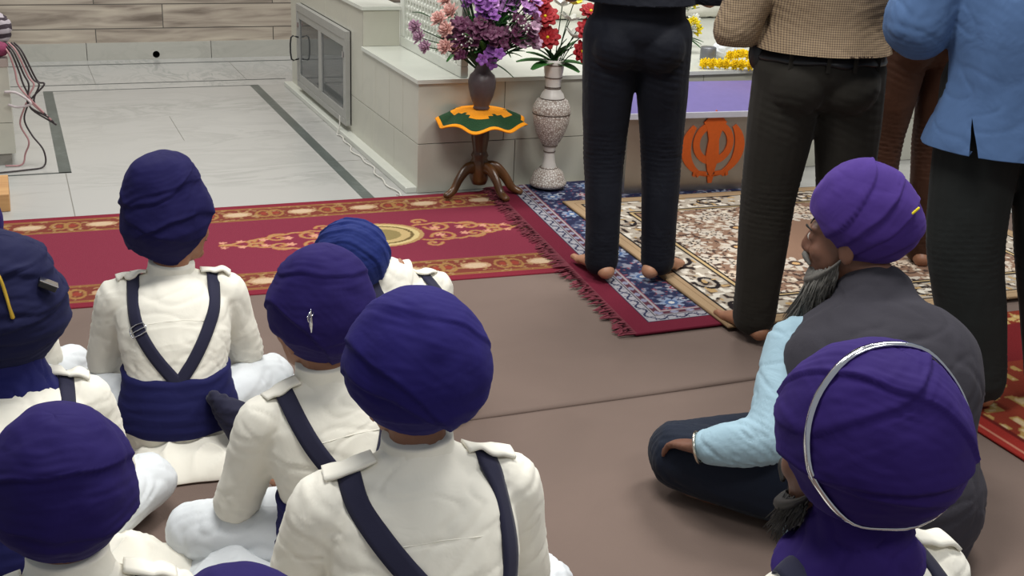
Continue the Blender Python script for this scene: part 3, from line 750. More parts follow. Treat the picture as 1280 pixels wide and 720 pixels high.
# crochet cover
def cover_r(a): return 1+.035*math.sin(a*6)+.03*math.sin(a*9+1)
b = bmesh.new(); n = 120; prev = None
prof = [(0, .402, 0), (.04, .402, 0), (.07, .4025, 0), (.10, .401, .1), (.118, .397, .3), (.137, .388, .6), (.155, .377, .8), (.172, .366, 1), (.189, .355, 1), (.199, .349, 1), (.206, .346, 1), (.200, .342, 1), (.172, .360, 1), (.137, .382, .6), (.115, .391, .2), (.10, .397, 0), (0, .3995, 0)]
for i, (r, z, wv) in enumerate(prof):
    ring = []
    for k in range(n):
        a = 2*PI*k/n; rr = max(r, .0005)*(1+(cover_r(a)-1)*wv)
        zz = z+(.011*math.sin(a*7+.5)*wv*max(0, min(1, (r-.12)/.07)) if wv else 0)+(.003*math.sin(a*60) if i in (9, 10, 11) else 0)
        ring.append(b.verts.new((rr*math.cos(a), rr*math.sin(a), zz)))
    if prev:
        for k in range(n):
            f = b.faces.new((prev[k], prev[(k+1) % n], ring[(k+1) % n], ring[k]))
            a = 2*PI*k/n; petal = .085+.055*abs(math.sin(a*2.5+.4))**.6
            rm = (r+prof[i-1][0])/2
            f.material_index = 1 if (i in (9, 10, 11) or (i < 8 and rm < petal)) else 0
    prev = ring
cv = obj('crochet_cover', b, None, None, True, (TX, TY, .001)); cv.data.materials.append(M['yarn_green']); cv.data.materials.append(M['yarn_orange'])
tag(cv, 'round green and orange crochet cover draped on the pedestal table', 'table cover')
b = bmesh.new(); lathe(b, [(0, 0), (.034, 0), (.038, .006), (.034, .012), (.036, .02), (.05, .055), (.06, .095), (.062, .125), (.055, .15), (.04, .165), (.033, .18), (.031, .205), (.037, .225), (.04, .23), (.034, .228), (.026, .205), (.024, .17), (0, .16)], 36)
v1 = obj('vase', b, M['vase_dark'], None, True, (TX-.0, TY, .4045)); tag(v1, 'dark brown clay vase on the crochet covered table', 'vase')
VX, VY = 2.238, 4.92
v2 = empty('vase', (VX, VY, .033)); tag(v2, 'tall white carved floor vase with thin dark rings beside the pedestal table', 'vase')
b = bmesh.new(); lathe(b, [(0, 0), (.07, 0), (.084, .008), (.086, .02), (.08, .03), (.078, .035), (.066, .07), (.04, .088), (.036, .094)], 40); obj('foot', b, M['carved'], v2)
b = bmesh.new(); lathe(b, [(.036, .09), (.03, .11), (.026, .135), (.024, .16), (.026, .175), (.03, .183), (.030, .19), (.034, .196)], 36); obj('stem', b, M['ceramic'], v2)
b = bmesh.new(); lathe(b, [(.03, .192), (.045, .21), (.066, .25), (.082, .30), (.086, .335), (.085, .34)], 40); lathe(b, [(.086, .345), (.087, .352), (.084, .375), (.07, .402), (.055, .41), (.04, .412)], 40)
obj('belly', b, M['carved'], v2)
b = bmesh.new(); lathe(b, [(.056, .411), (.05, .43), (.037, .447), (.034, .47), (.038, .50), (.043, .53), (.047, .565), (.049, .585), (.045, .585), (.038, .53), (.03, .47), (0, .45)], 40); obj('neck', b, M['ceramic'], v2)
for r, z in ((.0865, .3425), (.0265, .165), (.034, .193), (.056, .411), (.036, .456), (.036, .462), (.047, .562), (.040, .505), (.04, .088)):
    b = bmesh.new(); lathe(b, [(r-.002, z-.002), (r+.0012, z-.002), (r+.0012, z+.002), (r-.002, z+.002), (r-.002, z-.002)], 36); obj('ring_line', b, M['vline'], v2)

# flowers -------------------------------------------------------
def petal(bm, c, d, up, L, W, curl=.3, seg=3, mi=0):
    """petal starting at c along d, cupped toward up; thin but solid"""
    d = V(d).normalized(); up = V(up); up = (up-d*up.dot(d)).normalized() if (up-d*up.dot(d)).length > 1e-4 else d.orthogonal().normalized()
    s = d.cross(up)
    rows = []
    for i in range(seg+1):
        t = i/seg; w = W*math.sin(PI*(.12+.80*t))**.8
        p = V(c)+d*L*t+up*L*curl*t*t
        rows.append([bm.verts.new(p-s*w+up*w*.25), bm.verts.new(p), bm.verts.new(p+s*w+up*w*.25)])
    for a, b_ in zip(rows[:-1], rows[1:]):
        for k in range(2):
            f = bm.faces.new((a[k], a[k+1], b_[k+1], b_[k])); f.material_index = mi
def rnd(s=1.): return V((random.uniform(-s, s), random.uniform(-s, s), random.uniform(-s, s)))
def mumhead(bm, c, ax, R, n=34):
    ax = V(ax).normalized(); e1 = ax.orthogonal().normalized(); e2 = ax.cross(e1)
    for k in range(n):
        t = k/n; el = PI/2*(1-t)*.95-.15; a = k*2.4
        d = (e1*math.cos(a)+e2*math.sin(a))*math.cos(el)+ax*math.sin(el)
        petal(bm, V(c)+d*R*.15, d, ax, R*(.85+.25*random.random()), R*.24, .25)
def star(bm, c, ax, R, n=5, W=.42, curl=.2, mi=0):
    ax = V(ax).normalized(); e1 = ax.orthogonal().normalized(); e2 = ax.cross(e1); a0 = random.random()*6
    for k in range(n):
        a = a0+k*2*PI/n; d = (e1*math.cos(a)+e2*math.sin(a))+ax*.25
        petal(bm, V(c), d, ax, R, R*W, curl, 3, mi)
def stem_tube(bm, p0, p1, r=.0025, bow=.03):
    p0, p1 = V(p0), V(p1); m = (p0+p1)/2+V((0, 0, bow)); tube(bm, [p0, m, p1], [r]*3, seg=6, sub=4)
CAMV = V((-.35, -.9, .3))
def solid(o, th=.0012):
    m = o.modifiers.new('thickness', 'SOLIDIFY'); m.thickness = th; return o
def flower(name, base, heads, hm, kind, label, group, R=.04, leaves=0, cat='flower', extra=None):
    root = empty(name, base); tag(root, label, cat, group)
    b = bmesh.new()
    for h in heads: stem_tube(b, (0, 0, -.06), V(h)-V(base))
    obj('stem', b, M['leafd'], root)
    for h in heads:
        b = bmesh.new(); c = V(h)-V(base); ax = (CAMV*.9+c.normalized()*.8+rnd(.3))
        if kind == 'mum': mumhead(b, c, ax, R)
        elif kind == 'star': star(b, c, ax, R)
        elif kind == 'gerbera':
            star(b, c, ax, R*1.15, 9, .36, -.12); star(b, c+ax.normalized()*.005, ax, R*.9, 8, .36, .1)
        elif kind == 'lily': star(b, c, c.normalized()+V((0, 0, .6)), R, 6, .26, .25)
        o = solid(obj('blossom', b, hm, root))
        if kind == 'gerbera':
            b = bmesh.new(); ball(b, c+ax.normalized()*.008, (.007, .007, .007), seg=8, rings=6); obj('blossom_centre', b, M['petal_yellow'], o)
    if leaves:
        b = bmesh.new()
        for k in range(leaves):
            h = V(random.choice(heads))-V(base); t = random.uniform(.35, .75); c = h*t; d = (h.normalized()+rnd(1.0))
            petal(b, c, d, (0, 0, 1), random.uniform(.05, .08), .012, -.1, 4)
        solid(obj('foliage', b, M['leaf'], root))
    return root
B1 = (TX, TY, .62); e1 = V((.926, -.375, 0)); e2 = V((0, 0, 1)); e3 = V((-.37, -.93, 0))
def P(u, v, w=0.): return tuple(V(B1)+e1*u+e2*v+e3*w)       # u right, v up, w toward the viewer
s_ = .00345                                                    # metres per photo pixel at the vase
def at(px, py, w=0.): return P((px-598)*s_, (88-py)*s_+.0, w)
flower('chrysanthemum_spray', B1, [at(518, 62, .02), at(527, 72, .05), at(512, 50)], M['petal_mauve'], 'mum', 'lowest mauve pink chrysanthemum spray at the far left of the bouquet', None, .030, 3)
flower('chrysanthemum_spray', B1, [at(543, 38, .04), at(556, 30, .0), at(552, 50, .06)], M['petal_pink'], 'mum', 'blush pink chrysanthemum spray in the upper left of the bouquet', None, .036, 3)
flower('chrysanthemum_spray', B1, [at(552, 70, .08), at(566, 72, .05)], M['petal_pink'], 'mum', 'blush pink chrysanthemum spray hanging low over the brown vase left side', None, .034, 2)
flower('chrysanthemum_spray', B1, [at(549, 18, -.05)], M['petal_pink'], 'mum', 'pale pink chrysanthemum highest of the pink ones', None, .034, 1)
flower('chrysanthemum', B1, [at(563, 5, -.02)], M['petal_yellow'], 'mum', 'single yellow chrysanthemum at the top left of the bouquet', None, .028, 0)
for (x, y, w, mm, lab) in ((585, 8, .0, 'petal_purple', 'violet orchid spray in the upper left of the bouquet'), (605, 22, .05, 'petal_purple', 'violet orchid spray in the middle of the bouquet'), (622, 12, .0, 'petal_lilac', 'lilac orchid spray right of the bouquet middle'), (650, 18, -.02, 'petal_lilac', 'lilac orchid spray leaning to the red flowers'), (645, 2, -.04, 'petal_lilac', 'highest lilac orchid spray near the red flowers'), (655, 55, .02, 'petal_mauve', 'mauve orchid spray between the two vases'), (560, 55, .02, 'petal_plum', 'plum orchid spray among the blush chrysanthemums'), (580, 45, .05, 'petal_plum', 'dark plum orchid spray left above the brown vase'), (600, 50, .08, 'petal_plum', 'plum orchid spray directly above the brown vase'), (575, 70, .05, 'petal_plum', 'plum orchid cluster low at the left of the vase neck'), (625, 58, .06, 'petal_plum', 'plum orchid spray right above the vase'), (648, 45, .03, 'petal_plum', 'small plum orchid sprig at the bouquet right edge'), (606, 84, .08, 'petal_purple', 'violet blossoms trailing over the brown vase rim')):
    hs = [at(x+random.uniform(-15, 15), y+random.uniform(-13, 13), w+random.uniform(-.03, .03)) for _ in range(15 if y < 80 else 5)]
    flower('orchid_spray', B1, hs, M[mm], 'star', lab, None, .029, 6 if y < 60 else 2)
b1 = [at(590, 62, .09), at(640, 30, .06), at(575, 60, .1)]
for (x, y, lab) in ((578, 62, "tiny white filler blossoms low in the bouquet left side"), (640, 35, 'tiny white filler blossoms at the right of the bouquet')):
    root = empty('gypsophila_sprig', B1); tag(root, lab, 'flower')
    b = bmesh.new(); pts = [V(at(x+random.uniform(-15, 15), y+random.uniform(-12, 12), .08+random.uniform(-.03, .03)))-V(B1) for _ in range(26)]
    for p_ in pts[::2]: stem_tube(b, (0, 0, -.05), p_, .0008, .0)
    obj('stem', b, M['leafd'], root)
    b = bmesh.new()
    for p_ in pts: ball(b, p_, .0045, seg=6, rings=4)
    o = obj('blossom', b, M['petal_white'], root); o['kind'] = 'stuff'
def leafthing(base, dirs, label, mat='leaf', L=.13, W=.02, name='leaf_stem', droop=-.35, p0=(0, 0, 0)):
    root = empty(name, base); tag(root, label, 'leaf')
    b = bmesh.new(); tube(b, [(0, 0, -.05), V(p0)*.5, V(p0)+V((0, 0, .004))], [.003, .003, .002], seg=6, sub=2); obj('stem', b, M['leafd'], root)
    for d in dirs:
        b = bmesh.new(); petal(b, p0, d, (0, 0, 1), L*random.uniform(.85, 1.1), W, droop, 7); solid(obj('leaf', b, M[mat], root))
    return root
leafthing(B1, [e1*-.9+e2*.9+e3*.2, e1*.7+e2*1.0, e1*-.3+e2*1.0+e3*.4], 'green leaves inside the bouquet in the brown vase', 'leaf', .16, .014)
leafthing(B1, [e1*.8-e2*.05+e3*.3], 'narrow dark leaf hanging out at the right of the brown vase', 'leafd', .14, .008)
leafthing(B1, [e1*-.5+e2*.3], 'small green leaf at the far left of the bouquet', 'leafd', .06, .013, p0=V(at(527, 36))-V(B1))
B2 = (VX, VY, .60)
def P2(px, py, w=0.): return tuple(V((VX, VY, .606))+e1*(px-683)*s_+e2*(78-py)*s_+e3*w)
for (x, y, w, R, lab) in ((672, 45, .07, .052, 'red gerbera low at the left above the white vase'), (668, 20, .04, .055, 'red gerbera in the middle left above the white vase'), (662, 2, .0, .05, 'red gerbera at the top left above the white vase'), (722, 35, .06, .05, 'red gerbera at the right beside the dark trousers'), (716, 60, .07, .045, 'lowest red gerbera on the right side'), (726, 12, .02, .045, 'red gerbera at the top right with yellow eye')):
    flower('gerbera', B2, [P2(x, y, w)], M['petal_red'], 'gerbera', lab, None, R)
for (x, y, w, lab) in ((700, 25, .0, 'white lily between the red gerberas'), (706, 45, .02, 'white lily low between the red gerberas'), (690, 8, -.03, 'white lily at the top above the white vase')):
    flower('lily', B2, [P2(x, y, w)], M['petal_white'], 'lily', lab, None, .06)
flower('lily', B2, [P2(703, 3, .03)], M['petal_yellow'], 'lily', 'pale yellow lily at the top above the white vase', None, .05)
leafthing(B2, [e1*-1+e2*.25+e3*.3, e1*-.8+e2*.5+e3*.2, e1*-.6+e2*.1+e3*.7], 'broad green leaves spreading left from the white vase', 'leaf', .16, .034, droop=-.2)
leafthing(B2, [e1*1+e2*.25+e3*.3, e1*.8+e2*.0+e3*.5, e1*.5+e2*.8], 'broad green leaves spreading right from the white vase', 'leaf', .15, .034, droop=-.2)
leafthing(B2, [e1*.2+e2*.8+e3*.3, e1*-.3+e2*.9+e3*.3, e2*1+e1*.1, e1*-.6+e2*.8, e1*.5+e2*.9], 'dark upright leaves in the middle of the white vase', 'leafd', .11, .018)

# things on the platform ledge
def blob_beads(pts, r, name, label, m):
    root = empty(name, pts[0]); tag(root, label, 'garland')
    b = bmesh.new(); tube(b, [V(p)-V(pts[0]) for p in pts], [.003]*len(pts), seg=6, sub=2); obj('string', b, M['wire_white'], root)
    for p in pts:
        b = bmesh.new(); c = V(p)-V(pts[0])
        mumhead(b, c, CAMV+rnd(.4), r, 30); ball(b, c, r*.75, seg=10, rings=8); solid(obj('marigold_blossom', b, m, root), .001)
    return root
gp = [(3.12+.037*k+.0*k, 5.10-.012*k, .545) for k in range(14)]
blob_beads(gp, .026, 'marigold_garland', 'yellow marigold garland laid along the platform ledge behind the donation box', M['marigold'])
gp = [(3.30+.035*k, 5.15, .572+.004*math.sin(k)) for k in range(9)]
blob_beads(gp, .025, 'marigold_garland', 'shorter yellow marigold string lying on top of the longer garland', M['marigold'])
b = bmesh.new(); lathe(b, [(0, 0), (.035, 0), (.04, .01), (.04, .07), (.037, .075), (0, .075)], 24); o = obj('steel_tumbler', b, plain('dull_steel', '77787c', .4, .5), None, True, (3.24, 5.26, .523)); tag(o, 'grey steel tumbler behind the marigold garland', 'tumbler')
b = bmesh.new(); ball(b, (0, 0, .05), (.07, .05, .05)); me = remeshed(b, .007, 2); displace(me, folds(.008, 18, 5.)); o = link_mesh('cloth_bag', me, M['whiteb']); o.location = (3.36, 5.3, .523); tag(o, 'small white crumpled bag behind the garland', 'bag')
for (x, y, z, lab) in ((3.27, 5.55, .66, 'yellow flower bunch low beside the checked shirt elbow'), (3.35, 5.75, .76, 'yellow flower bunch in the middle behind the ledge'), (3.42, 5.95, .88, 'highest yellow flower bunch behind the ledge')):
    root = empty('flower_bunch', (x, y, .523)); tag(root, lab, 'flowers')
    b = bmesh.new(); tube(b, [(0, 0, .0), (0, 0, z-.53)], [.012, .008], seg=8, sub=2); obj('stalk', b, M['leaf'], root)
    for k in range(9):
        b = bmesh.new(); mumhead(b, V((random.uniform(-.08, .12), random.uniform(-.05, .05), z-.523+random.uniform(-.04, .04))), CAMV, .033, 26); solid(obj('blossom', b, M['petal_yellow'] if k % 3 else M['petal_white'], root))
    b = bmesh.new()
    for k in range(10): petal(b, (0, 0, z-.58), rnd(1)+V((0, 0, .6)), (0, 0, 1), .1, .014, -.1, 4)
    solid(obj('foliage', b, M['leaf'], root))
# white draped dais behind the ledge
b = bmesh.new(); box(b, -1.2, 1.2, -.45, .45, 0, .30, 0, .02); bmesh.ops.subdivide_edges(b, edges=b.edges[:], cuts=10, use_grid_fill=True)
me = remeshed(b, .03, 2); displace(me, folds(.012, 6, 9.)); o = link_mesh('draped_dais', me, M['white']); o.location = (4.0, 7.2, .53); tag(o, 'low dais covered in white cloth on the platform behind the standing men', 'dais')
b = bmesh.new(); box(b, -.05, .05, -.04, .04, 0, .09, 0, .006); o = obj('carton', b, plain('teal_card', '3e9ab0', .6), None, False, (4.02, 5.2, .523)); tag(o, 'small teal carton on the ledge right of the checked shirt', 'carton')
b = bmesh.new(); box(b, -.05, .05, -.03, .03, 0, .07, 0, .006); o = obj('carton', b, plain('sky_blue_card', '7fb8d8', .6), None, False, (2.62, 5.25, .523)); tag(o, 'small sky blue carton on the ledge behind the lowest red gerbera', 'carton')

# ------------------------------------------------------------------ people
def cloth_disc(name, par, m, c, rx, ry, h, seed, rot=0., n=150, rows=26):
    """a loose fold of cloth lying on the floor: closed rippled dome"""
    rr = random.Random(seed); ph = [rr.uniform(0, 6.28) for _ in range(6)]; vs = []; fs = []
    for i in range(rows+1):
        q = i/rows
        for k in range(n):
            a = 2*PI*k/n; edge = 1+.10*math.sin(3*a+ph[0])+.05*math.sin(7*a+ph[1])
            x = rx*q*edge*math.cos(a); y = ry*q*edge*math.sin(a)
            fold = 2.2*mn.noise((x*11+y*6, y*5-x*3, seed+8))
            z = h*(1-q*q)**.8*(1+.3*mn.noise((x*9, y*9, seed+2)))+.012*q*(1-q**6)*(1-abs(fold)**.6)*1.6+.010*(1-q**8)*(1-2*abs(mn.noise((x*14, y*14, seed+5)))**.6)
            xx = x*math.cos(rot)-y*math.sin(rot); yy = x*math.sin(rot)+y*math.cos(rot)
            vs.append((c[0]+xx, c[1]+yy, max(.0115, .0125+z)))
    for i in range(rows):
        for k in range(n): fs.append((i*n+k, i*n+(k+1) % n, (i+1)*n+(k+1) % n, (i+1)*n+k))
    low = len(vs); vs += [(v[0], v[1], .0108) for v in vs[rows*n:]]
    for k in range(n): fs.append((rows*n+k, rows*n+(k+1) % n, low+(k+1) % n, low+k))
    fs.append(tuple(low+k for k in range(n))); 
    me = bpy.data.meshes.new(name); me.from_pydata(vs, [], fs); me.update(); return link_mesh(name, me, m, par)
def A3(v): return np.array(v, float)
def nrm(v): v = A3(v); return v/np.linalg.norm(v)
def rotm(yaw=0, pitch=0, roll=0):
    """yaw clockwise from above (turn to the right), pitch forward, roll to the right; degrees"""
    return Matrix.Rotation(-math.radians(yaw), 3, 'Z') @ Matrix.Rotation(-math.radians(pitch), 3, 'X') @ Matrix.Rotation(math.radians(roll), 3, 'Y')

def hand(bm, w, d, n, s=1., curl=.5, left=False):
    """wrist w, direction d, palm normal n"""
    d = nrm(d); n = A3(n); n = nrm(n-d*(n@d)); sd = np.cross(d, n)*(-1 if left else 1); w = A3(w)
    tube(bm, [w-d*.02*s, w+d*.02*s, w+d*.055*s, w+d*.088*s], [(.024*s, .017*s), (.034*s, .016*s), (.040*s, .014*s), (.038*s, .012*s)], side=tuple(sd), seg=14)
    for k, (o, L) in enumerate(((.030, .072), (.010, .08), (-.010, .075), (-.029, .06))):
        p = w+d*(.088-.006*abs(k-1.2))*s+sd*o*s; q = d+sd*o*3.
        q = nrm(q); pts = [p-q*.015*s, p]; a = 0
        for f, ph in enumerate((.45, .3, .25)):
            a += curl*(.5, .9, .7)[f]; dd = q*math.cos(a)+n*math.sin(a); p = p+dd*L*ph*s; pts.append(p)
        tube(bm, pts, [.009*s, .0092*s, .0085*s, .0078*s, .0068*s], seg=8, sub=3)
    p = w+d*.022*s+sd*.03*s; t1 = nrm(d*.7+sd*.75+n*.25); p2 = p+t1*.035*s; t2 = nrm(d*.95+sd*.25+n*.35); p3 = p2+t2*.03*s; p4 = p3+nrm(d+n*.4)*.022*s
    tube(bm, [p-t1*.015*s, p, p2, p3, p4], [.012*s, .0125*s, .011*s, .010*s, .0085*s], seg=8, sub=3)

def foot(bm, a, d, s=1., up=(0, 0, 1)):
    """ankle point a (joint), toes toward d"""
    a = A3(a); d = nrm(d); up = nrm(up); sd = np.cross(d, up); h = .062*s
    b = a-up*h
    tube(bm, [b-d*.055*s+up*.028*s, b-d*.02*s+up*.04*s, b+d*.05*s+up*.036*s, b+d*.11*s+up*.024*s, b+d*.15*s+up*.016*s], [(.031*s, .028*s), (.036*s, .038*s), (.038*s, .032*s), (.045*s, .022*s), (.043*s, .014*s)], side=tuple(sd), seg=16)
    tube(bm, [a+up*.05*s, a, b+up*.03*s], [.036*s, .036*s, .034*s], seg=12)
    for k, (o, L, r) in enumerate(((-.032, .042, .0125), (-.010, .04, .009), (.007, .036, .0085), (.022, .03, .008), (.036, .024, .0078))):
        p = b+d*(.148-.01*k)*s+sd*o*s+up*.013*s
        tube(bm, [p-d*.02*s, p+d*L*.5*s+up*.003*s, p+d*L*s-up*.003*s], [r*s, r*1.05*s, r*.85*s], seg=8, sub=3)

def head(bm, c, R, h=1.):
    def B(p, r, rt=None): ball(bm, tuple(V(c)+R @ (V(p)*h)), tuple(x*h for x in r), (R @ rt if rt else R), 20, 14)
    B((0, -.012, .03), (.076, .094, .088)); B((0, .03, -.03), (.061, .066, .085)); B((0, .045, -.075), (.045, .045, .038)); B((0, .078, -.098), (.022, .02, .018))
    B((0, .074, .026), (.052, .020, .014)); B((.034, .066, -.028), (.024, .024, .026)); B((-.034, .066, -.028), (.024, .024, .026))
    T_ = lambda P_: [tuple(V(c)+R @ (V(p)*h)) for p in P_]
    tube(bm, T_([(0, .088, .018), (0, .101, -.004), (0, .109, -.026), (0, .098, -.036)]), [.008*h, .009*h, .0115*h, .010*h], seg=10, sub=3)
    for s in (-1, 1):
        B((s*.012, .098, -.032), (.009, .010, .008))
        B((s*.079, -.008, -.012), (.009, .021, .034), Matrix.Rotation(.25*s, 3, 'Z'))
        B((s*.032, .082, .006), (.017, .012, .012))
    B((0, .092, -.056), (.024, .012, .008)); B((0, .090, -.068), (.021, .012, .008))

def features(par, c, R, h, lips=True):
    for s in (-1, 1):
        b = bmesh.new(); ball(b, tuple(V(c)+R @ (V((s*.032, .0835, .006))*h)), .0115*h, None, 14, 10); e = obj('eye', b, M['eye_white'], par)
        b = bmesh.new(); ball(b, tuple(V(c)+R @ (V((s*.032, .0912, .006))*h)), .0055*h, None, 10, 8); obj('iris', b, M['iris'], e)
        b = bmesh.new(); tube(b, [tuple(V(c)+R @ (V((s*x, y, z))*h)) for x, y, z in ((.014, .100, .026), (.034, .097, .032), (.054, .08, .026))], [(.0015, .003), (.002, .0035), (.001, .002)], seg=8); obj('eyebrow', b, M['hair_black'], par)
    b = bmesh.new(); tube(b, [tuple(V(c)+R @ (V(p)*h)) for p in ((-.022, .096, -.061), (0, .105, -.060), (.022, .096, -.061))], [.003*h, .006*h, .003*h], seg=8); obj('lips', b, M['lip'], par)

def beard(par, c, R, h, m, L=.1, n=420, w=1., fwd=0.):
    b = bmesh.new(); q = lambda x, y, z: tuple(V(c)+R @ (V((x, y, z))*h))
    tube(b, [q(-.070, .0, -.03), q(-.064, .03, -.062), q(-.04, .07, -.095), q(0, .088, -.108), q(.04, .07, -.095), q(.064, .03, -.062), q(.070, .0, -.03)], [(.003*h, .012*h), (.006*h, .016*h), (.012*h, .020*h), (.016*h, .022*h), (.012*h, .020*h), (.006*h, .016*h), (.003*h, .012*h)], side=(0, 0, 1), seg=14)
    if L > .05: tube(b, [q(0, .075, -.095), q(0, .085+fwd*.5, -.10-L*.45), q(0, .08+fwd, -.10-L)], [(.045*w*h, .03*h), (.036*w*h, .024*h), (.010*w*h, .008*h)], side=tuple(R @ V((1, 0, 0))), seg=16)
    tube(b, [q(-.034, .088, -.062), q(-.018, .103, -.047), q(0, .107, -.044), q(.018, .103, -.047), q(.034, .088, -.062)], [.004*h, .008*h, .007*h, .008*h, .004*h], seg=8)
    rr = random.Random(7)
    for k in range(n):
        t = rr.uniform(-1, 1); x = .07*math.sin(t*1.5); y = .0+.09*math.cos(t*1.45); z = -.045-.055*math.cos(t*1.3)+rr.uniform(-.018, .018)
        p0 = V((x, y, z)); ln_ = (.015+L*.95*max(0, math.cos(t*1.4))**1.5)*rr.uniform(.7, 1.15)
        d = V((x*.4*(1-L*3)+rr.uniform(-.25, .25), .25+fwd*3+rr.uniform(-.2, .2), -1.)).normalized()
        p1 = p0+d*ln_*.5; p2 = p1+(d+V((rr.uniform(-.3, .3), rr.uniform(-.3, .3), 0))).normalized()*ln_*.5
        tube(b, [q(*p0), q(*p1), q(*p2)], [.0023, .0019, .0006], seg=4, sub=1, cap=False)
    return obj('beard', b, m, par)

def smooth01(x): x = np.clip(x, 0, 1); return x*x*(3-2*x)
def turban(par, c, R, dims, mat, bands, prof=None, phb=-58, phf=-6, fb=.25, seed=0, wr=.0016, seg=170, rows=96, e1=1., shear=(0, 0), name='turban'):
    rx, ry, rz = dims
    th = np.linspace(0, 2*PI, seg, endpoint=False)
    fr = (1+np.sin(th))/2                                       # 1 at the front (+y)
    pb = np.radians(phb+(phf-phb)*smooth01((fr-fb)/(1-fb)))
    v = np.linspace(0, 1, rows)
    PH = pb[None, :]+(PI/2-.004-pb[None, :])*v[:, None]; TH = np.repeat(th[None, :], rows, 0)
    cph = np.cos(PH)**e1; tz = np.sin(PH)
    if prof is not None:
        k = np.interp(tz, [p[0] for p in prof], [p[1] for p in prof]); ox = np.interp(tz, [p[0] for p in prof], [p[2] if len(p) > 2 else 0 for p in prof])
        oy = np.interp(tz, [p[0] for p in prof], [p[3] if len(p) > 3 else 0 for p in prof])
    else: k, ox, oy = 1, 0, 0
    X = cph*np.cos(TH)*k; Y = cph*np.sin(TH)*k
    Q = np.stack([X, Y, tz], -1); n_ = np.stack([X, Y, tz*.9], -1); n_ /= np.linalg.norm(n_, axis=-1, keepdims=True)
    d = np.zeros(X.shape)
    flat = Q.reshape(-1, 3)
    w1 = nz(flat, 1.7, seed).reshape(X.shape)
    for bi, (nx, ny, nz_, off, h, w) in enumerate(bands):
        nn = nrm((nx, ny, nz_)); s = (Q@nn)-off+.07*w1
        edge = smooth01(s/.03+.5)
        d += h*edge*np.exp(-np.clip(s, 0, 9)/w)
        # fine pleats running along the band near the edge
        u = np.array([mn.noise((float(a)*16+bi*5, float(b_)*1.2, seed+bi)) for a, b_ in zip(s.ravel(), (TH+bi).ravel())]).reshape(X.shape)
        d += wr*u*np.exp(-np.abs(s)/(w*1.3))*1.3
    d += .0035*nz(flat, 2.6, seed+5).reshape(X.shape)+wr*.4*nz(flat, (4, 4, 14), seed+9).reshape(X.shape)
    PX = (X+ox)*rx+n_[..., 0]*d; PY = (Y+oy)*ry+n_[..., 1]*d; PZ = tz*rz+n_[..., 2]*d
    PX = PX+shear[0]*PZ; PY = PY+shear[1]*PZ
    rowsP = []
    c0 = np.array([0, 0, 0.])
    for f, dz in ((.72, .03), (.80, .014), (.93, -.003)):         # rim turned inward
        rowsP.append(np.stack([PX[0]*f, PY[0]*f, PZ[0]+dz], -1))
    rowsP += [np.stack([PX[i], PY[i], PZ[i]], -1) for i in range(rows)]
    G = np.stack(rowsP); nr = G.shape[0]
    Rm = np.array(R); W_ = G.reshape(-1, 3)@Rm.T+A3(c)
    idx = np.arange(nr*seg).reshape(nr, seg)
    faces = np.stack([idx[:-1], np.roll(idx, -1, 1)[:-1], np.roll(idx, -1, 1)[1:], idx[1:]], -1).reshape(-1, 4).tolist()
    faces.append(idx[-1].tolist()); faces.append(idx[0][::-1].tolist())
    me = bpy.data.meshes.new(name); me.from_pydata(W_.tolist(), [], faces); me.update()
    o = link_mesh(name, me, mat, par); return o

def bvh_of(me): return BVHTree.FromPolygons([v.co[:] for v in me.vertices], [p.vertices[:] for p in me.polygons])
def ray(b, o, d, default=None):
    h = b.ray_cast(V(o), V(d).normalized())
    return (A3(h[0]), A3(h[1])) if h[0] is not None else default
def ribbon(name, pn, width, th, m, par, off=.003, sub=5, wob=0.):
    P_ = catmull([p for p, n in pn], sub); Nn = catmull([n for p, n in pn], sub); L = len(P_)
    b = bmesh.new(); prev = None
    for i in range(L):
        t = P_[min(i+1, L-1)]-P_[max(0, i-1)]; t /= max(1e-9, np.linalg.norm(t)); n = Nn[i]-t*(Nn[i]@t); n /= np.linalg.norm(n); s = np.cross(t, n)
        top = []; bot = []
        for u in (-1, -.5, 0, .5, 1):
            p = P_[i]+s*u*width/2+n*off-n*.0012*u*u
            top.append(b.verts.new(p+n*th)); bot.append(b.verts.new(p-n*.004))
        row = top+bot[::-1]
        if prev:
            for k in range(10): b.faces.new((prev[k], prev[(k+1) % 10], row[(k+1) % 10], row[k]))
        else: b.faces.new(row[::-1])
        prev = row
    b.faces.new(prev); return obj(name, b, m, par)
def snap_path(b, spec):
    """spec items: ('b',x,z) from behind, ('t',x,y) from above, ('f',x,z) from the front, ('l'/'r',y,z)"""
    out = []
    for k, a, c in spec:
        o, d = {'b': ((a, -1.2, c), (0, 1, 0)), 't': ((a, c, 2.2), (0, 0, -1)), 'f': ((a, 1.2, c), (0, -1, 0)), 'l': ((-1.2, a, c), (1, 0, 0)), 'r': ((1.2, a, c), (-1, 0, 0))}[k]
        h = ray(b, o, d)
        if h is None: continue
        out.append(h)
    return out
